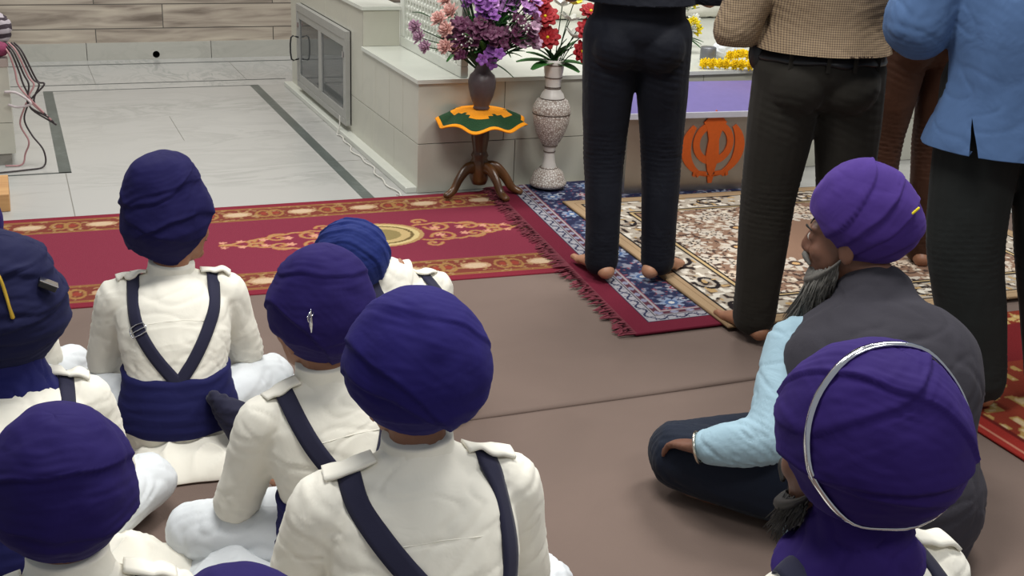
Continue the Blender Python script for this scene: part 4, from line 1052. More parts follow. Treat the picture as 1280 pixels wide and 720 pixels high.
def wrap_band(name, b, axis, z0, z1, off, m, par, rows=22, seg=110, seed=0, rip=.005, tilt=0.):
    """cloth wound round the torso: cast outward from the axis"""
    bm = bmesh.new(); prev = None; rings = []
    for i in range(rows+1):
        t = i/rows; ring = []
        for k in range(seg):
            a = 2*PI*k/seg; z = z0+(z1-z0)*t+tilt*math.cos(a)+.008*mn.noise((math.cos(a)*2, math.sin(a)*2, seed+(0 if t < .5 else 5)))*(1 if t in (0, 1) else .6)
            c = V((axis[0], axis[1], z)); d = V((math.cos(a), math.sin(a), 0)); h = b.ray_cast(c, d)
            r = (h[0]-c).length if h[0] is not None else .12
            r = min(r, axis[2])
            s = t*5+1.2*mn.noise((math.cos(a)*1.5, math.sin(a)*1.5, seed)); rr = r+off+rip*(abs((s % 1)-.1)**.6)*.8+rip*.4*mn.noise((a*1.3, t*14, seed+2))
            if i in (0, rows): rr -= off*.6
            ring.append((c, d, rr, z))
        rings.append(ring)
    for ring in rings:                                           # smooth along the ring
        rs = [q[2] for q in ring]
        for _ in range(3): rs = [(rs[k-1]+rs[k]*2+rs[(k+1) % seg])/4 for k in range(seg)]
        row = [bm.verts.new(c+d*r_) for (c, d, _, z), r_ in zip(ring, rs)]
        if prev:
            for k in range(seg): bm.faces.new((prev[k], prev[(k+1) % seg], row[(k+1) % seg], row[k]))
        prev = row
        if ring is rings[0]: first = row
    for rowv, ring in ((first, rings[0]), (prev, rings[-1])):
        inn = [bm.verts.new(c+d*(max(.03, r_-off-.012))) for (c, d, r_, z) in ring]
        for k in range(seg): bm.faces.new((rowv[k], rowv[(k+1) % seg], inn[(k+1) % seg], inn[k]))
    return obj(name, bm, m, par)

TRAD = [(0, .172, .140), (.16, .172, .138), (.36, .148, .118), (.58, .168, .122), (.76, .170, .108), (.87, .135, .088), (.94, .085, .07), (1., .058, .058)]
def torso(bm, p0, N_, s, grow=0., bulge=.03, t0=0., side=(1, 0, 0), k=1., flare=0.):
    p0, N_ = A3(p0), A3(N_); pts, rad = [], []
    for t, a, b_ in TRAD:
        if t < t0: continue
        p = p0+(N_-p0)*t+A3((0, -bulge*math.sin(PI*min(1, t*1.05)), 0)); pts.append(p); f = flare*max(0, 1-t/.35)
        rad.append(((a*s*k+grow+f), (b_*s*k+grow+f)))
    tube(bm, pts, rad, side=side, seg=28, sub=4)

def person(label, T, az, s=.75, h=.93, lean=(0, .1), hy=0, hp=0, hr=0, kind='boy', seated=True, sk='skin', top='white', bottom='whiteb', tb=None, joints=None,
           seed=0, vox=.0065, noff=(0,0,0), sd=.082, straps=(), sash=None, neckcloth=None, epaul=(), toff=(0, -.022, .055), hidden=False, standh=None, sleeve=True, hem=0., group=None, seatk=1.0, feet=None, grow=.012, legk=1., handcurl=.5, bare=True, shk=1., neckdrop=0., trk=1.):
    J = {}
    a = math.radians(az); Rz = Matrix.Rotation(-a, 3, 'Z')
    tl = A3((lean[0], lean[1], T[2]))
    org = V((T[0], T[1], 0))-Rz @ V((tl[0], tl[1], 0)); org.z = 0
    fz = .0105 if seated else .02
    inv = Rz.inverted()
    def W(p): return A3(inv @ (V(p)-org))
    Rh = rotm(hy, hp, hr)
    Hc = tl-A3(Rh @ V(toff))*h
    Nk = Hc+A3(Rh @ V((0, -.018, -.06)))*h+A3((0, -.014, -.070-neckdrop))*h
    Nk = Nk+A3(noff)
    sh = .178*s*shk
    J['N'] = Nk
    J['sL'] = Nk+A3((-sh, 0, -sd*s)); J['sR'] = Nk+A3((sh, 0, -sd*s))
    if seated:
        J['p'] = A3((0, 0, .045+fz)); 
        for q, x in (('L', -1), ('R', 1)):
            J['e'+q] = J['s'+q]+A3((x*.065*s, .05*s, -.25*s)); J['w'+q] = A3((x*.13*s, J['e'+q][1]+.20*s, .17*s))
            J['h'+q] = A3((x*.09*s, .02, .11*s+fz)); J['k'+q] = A3((x*.34*s, .27*s, .10*s+fz)); J['a'+q] = A3((-x*.10*s, .34*s, .06*s+fz))
    else:
        J['p'] = A3((0, 0, .86*s))
        for q, x in (('L', -1), ('R', 1)):
            J['e'+q] = J['s'+q]+A3((x*.06*s, -.01, -.29*s)); J['w'+q] = J['e'+q]+A3((-x*.12*s, .22*s, .06*s))
            J['h'+q] = A3((x*.09*s, 0, .90*s)); J['k'+q] = A3((x*.10*s, .02, .48*s)); J['a'+q] = A3((x*.10*s, -.02, .08))
    for k_, v_ in (joints or {}).items():
        J[k_] = W(v_[1:]) if v_[0] == 'w' else A3(v_)
    # --- body
    b = bmesh.new()
    torso(b, J['p']+A3((0, 0, 0 if seated else .16)), J['N'], s, -.012, .03*s, k=.92 if seated else .80)
    head(b, tuple(Hc), Rh, h)
    tube(b, [J['N']+A3((0, 0, -.03)), J['N']+A3((0, .005, .03)), Hc+A3(Rh @ V((0, -.02, -.05)))*h], [.055*s+.008, .05*h, .052*h], seg=16)
    tube(b, [J['sL'], J['N']+A3((0, 0, -.02)), J['sR']], [.035*s, .045*s, .035*s], seg=12)
    for q, x in (('L', -1), ('R', 1)):
        tube(b, [J['s'+q], (J['s'+q]+J['e'+q])/2, J['e'+q]], [.042*s, .038*s, .033*s], seg=12)
        tube(b, [J['e'+q], (J['e'+q]*.6+J['w'+q]*.4), J['w'+q]], [.033*s, .034*s, .024*s], seg=12)
        d = J['w'+q]-J['e'+q]; hd = J.get('hd'+q, d+A3((0, .05, -.06)) if seated else d); hn = J.get('hn'+q, (0, 0, -1) if seated else (-x, 0, 0))
        hand(b, J['w'+q], hd, hn, s**.7, handcurl, q == 'L')
        tube(b, [J['h'+q], (J['h'+q]+J['k'+q])/2, J['k'+q]], [.065*s, .058*s, .046*s], seg=12)
        tube(b, [J['k'+q], J['k'+q]*.6+J['a'+q]*.4, J['a'+q]], [.045*s, .045*s, .030*s], seg=12)
        if feet and q in feet: fd, up, dz = feet[q]; foot(b, J['a'+q], fd, s**.8, up)
        elif seated: foot(b, J['a'+q]+A3((0, 0, .0)), (-x, .25, -.1), s**.8, (0, -.8, .6))
        else: foot(b, A3((J['a'+q][0], J['a'+q][1], .062*s+fz+.004)), (x*.3, 1, 0), s)
    me = remeshed(b, .0055 if kind != 'boy' or not hidden else .008, 2)
    root = link_mesh('person', me, M[sk]); root.location = org; root.rotation_euler = (0, 0, -a)
    tag(root, label, 'person', group)
    if not hidden or kind != 'boy': features(root, tuple(Hc), Rh, h)
    # --- shirt
    def shirtbm(arms=True, k=1., g=grow):
        bb = bmesh.new(); 
        p0 = J['p']+(A3((0, 0, hem-(0 if seated else .10))))
        torso(bb, p0, J['N']+A3((0, 0, -.005)), s, g, .03*s, k=k, flare=.02*s if not seated else .0)
        tube(bb, [J['sL'], (J['sL']+J['N'])/2+A3((0, -.004, -.010*s)), J['N']+A3((0, -.005, -.028*s)), (J['sR']+J['N'])/2+A3((0, -.004, -.010*s)), J['sR']], [.048*s+g*.5, .047*s+g*.5, .050*s+g*.5, .047*s+g*.5, .048*s+g*.5], seg=14)
        if abs(noff[0]) > .05: tube(bb, [J['N']+A3((0, 0, -.03)), J['N']*.8+Hc*.2, J['N']*.45+Hc*.55], [.072, .070, .062], seg=16)
        if arms:
            for q in 'LR':
                tube(bb, [J['s'+q]*.85+J['N']*.15, J['s'+q], (J['s'+q]+J['e'+q])/2, J['e'+q]], [.045*s+g, .058*s+g, .052*s+g, .046*s+g], seg=16)
                E_, Wr = J['e'+q], J['w'+q]; 
                tube(bb, [E_, E_*.55+Wr*.45, E_*.12+Wr*.88], [.046*s+g, .043*s+g, .036*s+g*.6], seg=16)
        return bb
    tor = remeshed(shirtbm(False), .012, 3); tb_ = bvh_of(tor)
    sp = []
    for q in 'LR':
        ax = J['w'+q]-J['s'+q]
        sp.append((J['e'+q], ax, .030*s, .075*s, .0035)); sp.append((J['s'+q]*.35+J['e'+q]*.65, J['e'+q]-J['s'+q], .034*s, .06*s, .0022))
        sp.append(((J['s'+q]+J['p'])/2+A3((0, -.05, 0)), A3((0, 0, 1.))+.6*A3((1 if q == 'L' else -1, 0, 0)), .045*s, .09*s, .0026))
    me = remeshed(shirtbm(True), vox, 5); 
    b0 = bvh_of(me)
    displace(me, folds(.0045*s, 11/s**.5, seed, sp) if seated else folds(.013 if top == 'kurta_blue' else .005, 9, seed, sp, .25, True))
    if not seated:
        hz = float(J['p'][2]+hem); bb = bmesh.new(); bb.from_mesh(me)
        bmesh.ops.bisect_plane(bb, geom=bb.verts[:]+bb.edges[:]+bb.faces[:], plane_co=(0, 0, hz), plane_no=(0, 0, -1), clear_outer=True)
        if top == 'kurta_blue':                                  # short side slit at the hem
            for sg in (-1, 1):
                bmesh.ops.bisect_plane(bb, geom=bb.verts[:]+bb.edges[:]+bb.faces[:], plane_co=(-.165, 0, hz+.10), plane_no=(1, 0, .12+sg*.10), dist=.0001)
            df = [f for f in bb.faces if (lambda c: c.y < 0 and c.z < hz+.10 and (c.x+.165+.22*(c.z-hz-.10))*(c.x+.165+.02*(c.z-hz-.10)) < 0)(f.calc_center_median())]
            bmesh.ops.delete(bb, geom=df, context='FACES')
        ed = [e for e in bb.edges if e.is_boundary and abs(e.verts[0].co.z-hz) < .001 and abs(e.verts[1].co.z-hz) < .001]
        if ed:
            r_ = bmesh.ops.extrude_edge_only(bb, edges=ed); cx_ = A3((J['p'][0], J['p'][1]))
            for v in r_['geom']:
                if isinstance(v, bmesh.types.BMVert): v.co.x = cx_[0]+(v.co.x-cx_[0])*.93; v.co.y = cx_[1]+(v.co.y-cx_[1])*.93; v.co.z += .012
        bb.to_mesh(me); bb.free()
    shirt = link_mesh('shirt', me, M[top], root); b1 = bvh_of(me)
    # yoke seam across the shoulder blades, collar band
    zy = J['N'][2]-.115*s
    pn = snap_path(b1, [('b', J['N'][0]+x*s, zy+.012*math.cos(x*14)) for x in (-.13, -.08, -.03, 0, .03, .08, .13)])
    if len(pn) > 3: ribbon('yoke_seam', pn, .0022, .0006, M[top], shirt, .0002)
    b = bmesh.new(); cN = J['N']+A3((0, .004, .008)); up = nrm(Hc-J['N']+A3((0, -.03*h, .0)))
    ringr = .058*h+.006
    tube(b, [cN-up*.022, cN, cN+up*.022], [(ringr*1.15, ringr*1.12), (ringr*1.02, ringr*1.02), (ringr*.98, ringr)], side=(1, 0, 0), seg=30, cap=False)
    col = obj('collar', b, M[top if neckcloth is None else top], shirt)
    # --- legs
    b = bmesh.new(); lk = legk
    if seated:
        ball(b, tuple(J['p']+A3((0, .01, .05*s))), (.185*s*seatk, .15*s*seatk, .09*s), None, 24, 14)
        for q in 'LR':
            tube(b, [J['h'+q], (J['h'+q]+J['k'+q])/2, J['k'+q]], [.098*s*lk, .092*s*lk, .078*s*lk], seg=18)
            tube(b, [J['k'+q], J['k'+q]*.55+J['a'+q]*.45, J['a'+q]*.92+J['k'+q]*.08], [.078*s*lk, .066*s*lk, .05*s*lk], seg=16)
    else:
        ball(b, tuple(A3((0, -.005, .93*s))), (.165*s*lk, .125*s*lk, .10*s), None, 24, 14)
        for q, x in (('L', -1), ('R', 1)):
            ball(b, (x*.075*s, -.055*s, .88*s), (.085*s*lk, .08*s*lk, .09*s), None, 18, 12)
            H_, K_, A_ = J['h'+q], J['k'+q], J['a'+q]
            tube(b, [H_+A3((0, 0, .02)), H_*.6+K_*.4, K_, K_*.5+A_*.5+A3((0, -.006, 0)), A_+A3((0, -.008, -.010))], [.098*s*lk, .090*s*lk*trk**.3, .068*s*lk*trk, .062*s*lk*trk, .056*s*lk*trk], seg=20)
        tube(b, [A3((0, 0, .90*s)), A3((0, 0, .98*s)), A3((0, 0, 1.03*s))], [(.165*s, .12*s), (.158*s, .113*s), (.155*s, .11*s)], seg=24)
    me = remeshed(b, vox, 4)
    spl = []
    for q in 'LR':
        spl.append((J['k'+q], J['a'+q]-J['h'+q], .035, .10*s, .004 if not seated else .003))
        if not seated: spl.append((J['a'+q]+A3((0, 0, .05)), (0, 0, 1), .03, .07, .005)); spl.append((J['h'+q]+A3((0, -.06, -.09)), (0.3, 0, 1), .05, .08, .003))
    displace(me, folds(.009*s, 10, seed+11, spl, .8) if bottom in ('white', 'whiteb') else folds(.005, 10, seed+11, spl, .15, not seated))
    if seated:
        for v in me.vertices:
            if v.co.z < fz+.0005: v.co.z = fz+.0005
    legs = link_mesh('trousers' if not bottom.startswith('white') else 'pyjama', me, M[bottom], root)
    # --- turban
    tob = None
    if tb:
        tob = turban(root, tl+A3((0, 0, 0)), Rh @ Matrix.Rotation(math.radians(tb.get('tilt', 14)), 3, 'X') @ Matrix.Rotation(math.radians(tb.get('roll', 0)), 3, 'Y'), tb['dims'], M[tb['mat']], tb['bands'], tb.get('prof'), tb.get('phb', -58), tb.get('phf', -4), tb.get('fb', .25), seed, tb.get('wr', .0016), e1=tb.get('e1', 1.), shear=tb.get('shear', (0, 0)))
    # --- straps
    for si, spec in enumerate(straps):
        pn = snap_path(b0, [(k_, J['N'][0]+x_*s if k_ in 'btf' else x_, (J['N'][2]+y_*s if k_ in 'bf' else J['N'][1]+y_*s)) for k_, x_, y_ in spec['path']])
        if len(pn) > 2:
            st_ = ribbon('strap', pn, spec.get('w', .036)*s**.5, .002, M[spec.get('m', 'strap')], root, .0045)
            for bi in spec.get('buckle', ()):
                p, n = pn[bi]; t = nrm(pn[bi+1][0]-pn[bi-1][0] if bi+1 < len(pn) else p-pn[bi-1][0]); sd = np.cross(t, n)
                b = bmesh.new(); c = p+n*.009; w_, l_ = .022*s**.5, .012
                tube(b, [c+sd*w_+t*l_, c-sd*w_+t*l_, c-sd*w_-t*l_, c+sd*w_-t*l_, c+sd*w_+t*l_], [.0018]*5, seg=6, sub=2)
                tube(b, [c+sd*w_, c-sd*w_], [.0016]*2, seg=6, sub=2)
                obj('buckle', b, M['chrome'], st_)
    for x_ in epaul:
        sg = 1 if x_ > 0 else -1
        c_ = abs(x_)
        pn = snap_path(b1, [('t', J['N'][0]+sg*(c_+dx)*s, J['N'][1]-.005) for dx in (-.045, -.02, .005, .03, .052)])
        if len(pn) == 5:
            pn = [(p+n*(.009 if 0 < i < 4 else .002), n) for i, (p, n) in enumerate(pn)]
            ep = ribbon('epaulette', pn, .040*s**.5, .002, M[top], shirt, .003)
    if sash:
        wrap_band('sash', tb_, (J['p'][0]*.5+J['N'][0]*.25, J['p'][1]+(J['N'][1]-J['p'][1])*.25-.02*s, .2*s), sash[0], sash[1], .010, M['sash'], root, seed=seed, tilt=sash[2] if len(sash) > 2 else 0)
    if neckcloth:
        b = bmesh.new(); c0 = J['N']+A3((0, -.004, .0)); k = .062*h
        tube(b, [c0+A3((0, 0, -.05)), c0+A3((0, -.004, -.024)), c0+A3((0, 0, .012)), c0+up*.05, c0+up*.085], [(k*2.15, k*1.6), (k*1.75, k*1.5), (k*1.32, k*1.28), (k*1.15, k*1.15), (k*1.1, k*1.1)], seg=40, sub=6)
        m2 = remeshed(b, .006, 2); displace(m2, folds(.005, 16, seed+4)); link_mesh('neck_cloth', m2, M[neckcloth], root)
    return dict(root=root, J=J, T=tl, Rh=Rh, Hc=Hc, turban=tob, shirt=shirt, bvh=b0, bvh1=b1, org=org, W=W, legs=legs)

def on_turban(P_, d, off=.003):
    """point on the turban surface in direction d (person frame, from the turban centre)"""
    bt = bvh_of(P_['turban'].data); d = nrm(d); c = P_['T']
    h = ray(bt, c+d*.6, -d); return (h[0]+h[1]*off, h[1])

STR_X = [dict(path=[('f', -.10, -.16), ('f', -.105, -.07), ('t', -.11, .02), ('t', -.112, -.03), ('b', -.112, -.075), ('b', -.10, -.14), ('b', -.06, -.23), ('b', -.0, -.31), ('b', .05, -.36)]),
         dict(path=[('f', .10, -.16), ('f', .105, -.07), ('t', .11, .02), ('t', .112, -.03), ('b', .112, -.075), ('b', .10, -.14), ('b', .06, -.23), ('b', .0, -.31), ('b', -.05, -.36)])]

M['t_navyv'] = fabric('deep_navy_violet_turban_cotton', '130f42', .85, .09, '5a58b0', 650., .1, .3, 14)
# ---- the people
def STR(path, **k): return dict(path=path, **k)
VL = [('f', -.10, -.13), ('t', -.12, .02), ('t', -.125, -.03), ('b', -.125, -.08), ('b', -.112, -.13), ('b', -.085, -.18), ('b', -.05, -.23), ('b', -.01, -.28), ('b', .02, -.32)]
VR = [('f', .10, -.13), ('t', .13, .02), ('t', .135, -.03), ('b', .13, -.08), ('b', .108, -.13), ('b', .08, -.18), ('b', .048, -.23), ('b', .01, -.28), ('b', -.02, -.32)]
bA = [(.45, 0, 1, -.62, .006, .25), (-.5, .1, 1, -.40, .006, .25), (.35, .1, 1, -.05, .004, .2), (-.25, 0, 1, .35, .004, .3), (.1, -.4, 1, .62, .005, .2)]
pA = [(-1, .66), (-.85, .80), (-.5, .98), (-.2, 1.04), (.1, .97), (.5, .90), (.8, 1.0), (1, 1.1)]
A = person('boy in back view with tall navy turban, face turned right, wide navy sash', (.325, 3.05, .595), 6, .76, .92, lean=(.0, .15), hy=50, seed=1,
  tb=dict(dims=(.110, .118, .150), mat='t_navyv', bands=bA, prof=pA, phb=-66, phf=2, fb=.02, tilt=6, e1=.85),
  straps=[STR(VL, buckle=(4,)), STR(VR)], epaul=(-.125, .14), sash=(.075, .215), legk=1.05, group=None, toff=(0, -.022, .05))
pB = [(-1, .75), (-.8, .9), (-.4, 1.02), (0, 1.02), (.4, .95), (.8, .98), (1, 1.05)]
B_ = person('boy in a bulky dark navy turban with a yellow curved pin, blue neck cloth', (-.07, 2.5, .587), 0, .80, .95, lean=(0, .14), neckdrop=-.022, sd=.10, seed=2,
  tb=dict(dims=(.124, .130, .150), mat='t_navy', wr=.003, tilt=8, prof=pB, bands=[(.1, 0, 1, -.7, .005, .15), (-.12, 0, 1, -.45, .005, .15), (.05, 0, 1, -.2, .005, .15), (-.1, 0, 1, .02, .005, .15), (.12, 0, 1, .25, .005, .15), (-.2, .2, 1, .5, .006, .2), (.3, 0, 1, .72, .006, .2)]),
  neckcloth='neck_blue', straps=[STR(VR, m='strap'), STR(VL)], epaul=(.14,), sash=(.085, .22))
C_ = person('boy at the bottom left in a round purple turban, only white shoulders below', (.006, 1.66, .607), 2, .78, .93, lean=(0, .10), neckdrop=-.04, sd=.12, seed=3,
  tb=dict(dims=(.101, .112, .124), mat='t_indigo', tilt=12, prof=[(-1, .6), (-.6, .93), (-.2, 1.03), (.3, 1.0), (.7, .98), (1, 1)], bands=[(.1, .25, 1, -.75, .004, .15), (-.1, .2, 1, -.45, .005, .18), (.1, .15, 1, -.2, .005, .16), (.0, .55, 1, .22, .006, .4)]),
  straps=[STR(VR), STR(VL)], epaul=(.14, -.13), sash=(.085, .21))
D_ = person('boy in a violet turban with a small silver emblem pin, seated beside the largest turban', (.54, 2.27, .60), -11, .78, .93, lean=(0, .10), hy=-14, neckdrop=-.022, sd=.10, seed=4,
  tb=dict(dims=(.104, .114, .134), mat='t_indigo', tilt=10, prof=[(-1, .58), (-.7, .86), (-.3, 1.02), (.1, 1.03), (.5, .97), (.8, .96), (1, 1)], bands=[(.7, 0, .7, -.62, .006, .3), (.25, .1, 1, -.55, .004, .2), (-.2, .1, 1, -.15, .003, .2), (.1, .3, 1, .55, .004, .3)], phb=-68, wr=.0014),
  straps=[STR([('f', -.10, -.13), ('t', -.12, .02), ('t', -.125, -.03), ('b', -.122, -.07), ('b', -.10, -.13), ('b', -.055, -.20), ('b', .0, -.26), ('b', .05, -.32)], w=.042, buckle=(5,)), STR([('f', .10, -.13), ('t', .125, .02), ('t', .125, -.03), ('b', .122, -.07), ('b', .095, -.13), ('b', .05, -.20), ('b', .0, -.265), ('b', -.05, -.33)], w=.042)], epaul=(-.125, .12), sash=(.075, .22))
E_ = person('boy in the front middle with a large smooth blue violet turban and two straps', (.575, 1.745, .690), 3, .90, .97, lean=(0, .10), hy=-12, neckdrop=-.022, sd=.10, seed=6,
  tb=dict(dims=(.119, .124, .130), mat='t_blueviolet', tilt=8, prof=[(-1, .62), (-.7, .88), (-.3, 1.03), (.1, 1.03), (.5, .99), (.8, .98), (1, 1)], bands=[(.6, .1, .6, -.42, .006, .3), (.5, .2, .75, -.58, .005, .2), (-.15, .2, 1, -.62, .004, .2), (-.1, .2, 1, -.42, .003, .2), (.45, .4, .8, .48, .003, .25)], phb=-68, wr=.0014),
  straps=[STR([('f', -.10, -.13), ('t', -.13, .02), ('t', -.135, -.03), ('b', -.128, -.06), ('b', -.10, -.10), ('b', -.06, -.15), ('b', -.015, -.20), ('b', .04, -.26), ('b', .09, -.32)], w=.042), STR([('f', .10, -.13), ('t', .125, .02), ('t', .13, -.03), ('b', .14, -.07), ('b', .142, -.14), ('b', .135, -.21), ('b', .11, -.28), ('b', .06, -.34)], w=.042)], epaul=(-.13, .135), sash=(.08, .22))
F_ = person('boy leaning forward with a pleated royal blue turban in front of the carpet medallion', (.802, 3.02, .437), -22, .74, .86, lean=(-.10, .20), hp=28, noff=(.10, -.02, .045), sd=.06, neckdrop=-.03, seed=7,
  tb=dict(dims=(.098, .108, .105), mat='t_blue', tilt=4, wr=.003, bands=[(.7, .2, .6, -.4, .005, .12), (.7, .3, .6, -.1, .005, .12), (.7, .3, .6, .2, .005, .12), (.65, .4, .6, .5, .004, .12)]),
  straps=[STR(VL), STR([('f', .10, -.13), ('t', .11, .02), ('t', .115, -.03), ('b', .11, -.07), ('b', .08, -.13), ('b', .03, -.2), ('b', -.03, -.26)], buckle=(5,), w=.042)], epaul=(.115,), sash=(.06, .19))
G_ = person('boy whose purple turban just shows at the bottom edge of the picture', (.180, 1.20, .585), 0, .78, .93, lean=(0, .10), seed=8, hidden=True,
  tb=dict(dims=(.098, .108, .118), mat='t_indigo', tilt=10, bands=[(.1, .2, 1, -.3, .005, .2), (-.1, .3, 1, .3, .005, .3), (.2, .3, 1, .7, .004, .3)]), straps=[STR(VR), STR(VL)], sash=(.085, .21))
H_ = person('boy mostly outside the left edge, behind the turban with the yellow pin', (-.175, 3.22, .555), 0, .74, .92, lean=(0, .10), seed=9, hidden=True,
  tb=dict(dims=(.110, .116, .125), mat='t_indigo', tilt=10, bands=[(.1, .2, 1, -.3, .005, .2), (-.1, .3, 1, .3, .005, .3)]), straps=[STR(VR)], sash=(.085, .21))
I_ = person('bearded man sitting cross legged in a purple turban, charcoal vest and pale blue shirt', (1.79, 2.155, .737), 18, .98, 1., lean=(0.0, .20), hy=-57, hp=6, kind='man', sd=.135, sk='skin_dark', top='shirt_lb', bottom='tr_navy', seed=10, legk=1.08, shk=1.0,
  toff=(0, -.03, .06), neckdrop=-.01, noff=(.03, -.035, 0),
  joints=dict(kL=('w', 1.42, 2.27, .115), eL=('w', 1.50, 2.02, .265), wL=('w', 1.385, 2.12, .215), hdL=(-.25, .9, -.35), hnL=(0, -.3, -1), eR=(.17, .22, .30), wR=(.02, .36, .24), aR=('w', 1.56, 2.12, .065), kR=('w', 2.15, 2.2, .115), aL=('w', 1.9, 2.38, .07)),
  feet=dict(R=((-.85, .5, -.05), (-.3, -.6, .7), 0), L=((1, -.3, 0), (0, -.7, .7), 0)),
  tb=dict(dims=(.102, .128, .122), mat='t_purple', tilt=16, wr=.0010, phb=-70, phf=-12, shear=(0, 0), prof=[(-1, .62, 0, -.18), (-.6, .92, 0, -.10), (-.2, 1.03, 0, -.03), (.3, 1.0, 0, 0), (.7, .96, 0, .05), (1, 1, 0, .12)],
    bands=[(-.2, .55, .8, -.55, .006, .25), (-.3, .75, .7, -.22, .006, .25), (-.35, .85, .6, .10, .006, .25), (-.35, .9, .45, .42, .008, .2)]))
J_ = person('bearded man in front at the right, violet turban with a steel ring', (1.095, 1.235, .725), -4, .95, 1., lean=(0, .10), hy=-12, kind='man', sd=.125, sk='skin_dark', seed=11, toff=(0, -.03, .055), neckdrop=-.02,
  tb=dict(dims=(.122, .140, .143), mat='t_violet', tilt=10, wr=.0018, prof=[(-1, .66), (-.7, .88), (-.3, 1.0), (.1, 1.03), (.5, 1.0), (.8, .98), (1, 1)], bands=[(.15, .1, 1, -.72, .005, .15), (-.1, .1, 1, -.52, .005, .15), (.12, .15, 1, -.32, .005, .15), (-.05, .2, 1, -.12, .005, .15), (.65, .35, .6, .12, .007, .25), (-.3, .5, .8, .55, .005, .2)]),
  neckcloth='t_violet', straps=[STR([('f', .10, -.13), ('t', .10, .02), ('t', .10, -.03), ('b', .10, -.07), ('b', .085, -.13), ('b', .05, -.2), ('b', .0, -.27)], w=.045), STR(VL)], epaul=(.16,), sash=(.09, .23))
def stand(label, T, az, **k): return person(label, T, az, seated=False, kind='adult', **k)
K_ = stand('person standing barefoot in slim black trousers on the navy rug', (2.0, 3.72, 1.60), 21, s=1., h=1., lean=(0, .02), sk='skin_fair', top='tr_black', bottom='tr_black', seed=12, hem=.165, legk=1.0, trk=1.06,
  joints=dict(aL=('w', 1.925, 3.725, .098), aR=('w', 2.125, 3.665, .098), kL=('w', 1.925, 3.76, .49), kR=('w', 2.125, 3.70, .49)), feet=dict(L=((-.32, .95, 0), (0, 0, 1), 0), R=((.60, .80, 0), (0, 0, 1), 0)),
  tb=dict(dims=(.11, .125, .12), mat='t_navy', bands=bA))
L_ = stand('man standing in a tan checked shirt, dark olive trousers and black belt', (2.225, 2.985, 1.58), 20, s=1., h=1., lean=(0, .02), top='check', bottom='tr_olive', seed=13, hem=.118, legk=1.08, trk=1.12, grow=.02,
  joints=dict(aL=('w', 2.165, 3.08, .098), aR=('w', 2.42, 3.0, .098), kL=('w', 2.14, 3.04, .49), kR=('w', 2.37, 2.96, .49), eL=(-.265, .0, 1.02), eR=(.265, .0, 1.02), wL=(-.08, .24, 1.12), wR=(.08, .24, 1.12)),
  tb=dict(dims=(.11, .125, .12), mat='t_navy', bands=bA))
M_ = stand('man standing at the right edge in a long steel blue shirt and charcoal trousers', (2.515, 2.49, 1.64), 24, s=1.05, h=1., lean=(0, .02), top='kurta_blue', bottom='tr_charcoal', seed=14, hem=-.115, legk=1.12, trk=1.3, grow=.045,
  joints=dict(aL=('w', 2.53, 2.46, .095), aR=('w', 2.76, 2.38, .095), kL=('w', 2.44, 2.50, .5), kR=('w', 2.67, 2.40, .5), eL=(-.29, .02, 1.10), wL=(-.08, .26, 1.22), eR=(.29, .02, 1.10), wR=(.08, .26, 1.22)),
  tb=dict(dims=(.11, .125, .12), mat='t_violet', bands=bA))
N_ = stand('man standing behind the checked shirt and the blue shirt, brown trousers and grey shirt', (3.14, 3.60, 1.58), 10, s=1., h=1., lean=(0, .02), top='shirt_grey', bottom='tr_brown', seed=15, hem=.07, legk=1.0, trk=1.0, joints=dict(eL=(-.24, .02, 1.05), wL=(-.08, .24, 1.15)),
  tb=dict(dims=(.11, .125, .12), mat='t_navy', bands=bA))

# worn details
def tube_part(name, pts, r, m, par, **k): b = bmesh.new(); tube(b, pts, r, **k); return obj(name, b, m, par)
beard(I_['root'], tuple(I_['Hc']), I_['Rh'], 1., M['hair_grey'], .17, 1100, 1., .01)
beard(J_['root'], tuple(J_['Hc']), J_['Rh'], 1., M['hair_black'], .05, 500)
# vest of the seated man
J = I_['J']; b = bmesh.new()
torso(b, J['p']+A3((.05, -.03, .03)), J['N']+A3((0, 0, -.002)), .98, .026, .04, side=(1, 0, 0), k=1.22)
tube(b, [J['sL']*.92+J['N']*.08+A3((0, 0, -.02)), (J['sL']+J['N'])/2+A3((0, -.006, -.012)), J['N']+A3((0, -.006, -.028)), (J['sR']+J['N'])/2+A3((0, -.006, -.012)), J['sR']+A3((.016, 0, -.012)), J['sR']+A3((.06, .01, -.13))], [.062, .064, .068, .064, .076, .078], seg=16)
me = remeshed(b, .008, 4); displace(me, folds(.004, 8, 33., [(J['N']+A3((0, -.1, -.12)), (0.2, 0, 1), .06, .12, .003)]))
vst = link_mesh('vest', me, M['vest'], I_['root'])
b = bmesh.new(); cN = J['N']+A3((0, .0, .012)); tube(b, [cN+A3((0, -.004, -.02)), cN, cN+A3((0, .006, .022))], [(.078, .076), (.072, .070), (.067, .066)], seg=30, cap=False); obj('vest_collar', b, M['vest'], vst)
b = bmesh.new(); tube(b, [cN+A3((0, .006, .015)), cN+A3((0, .008, .032))], [(.066, .064), (.062, .061)], seg=30, cap=False); obj('shirt_collar', b, M['shirt_lb'], I_['shirt'])
# bangle on the man's left wrist
w_ = J['wL']; d_ = nrm(J['wL']-J['eL']); u_ = nrm(np.cross(d_, (0, 0, 1.))); v_ = np.cross(d_, u_)
tube_part('bangle', [tuple(w_+d_*.004+u_*.036*math.cos(a)+v_*.036*math.sin(a)) for a in np.linspace(0, 2*PI, 25)], [.0035]*25, M['kara'], I_['root'], seg=8, sub=2)
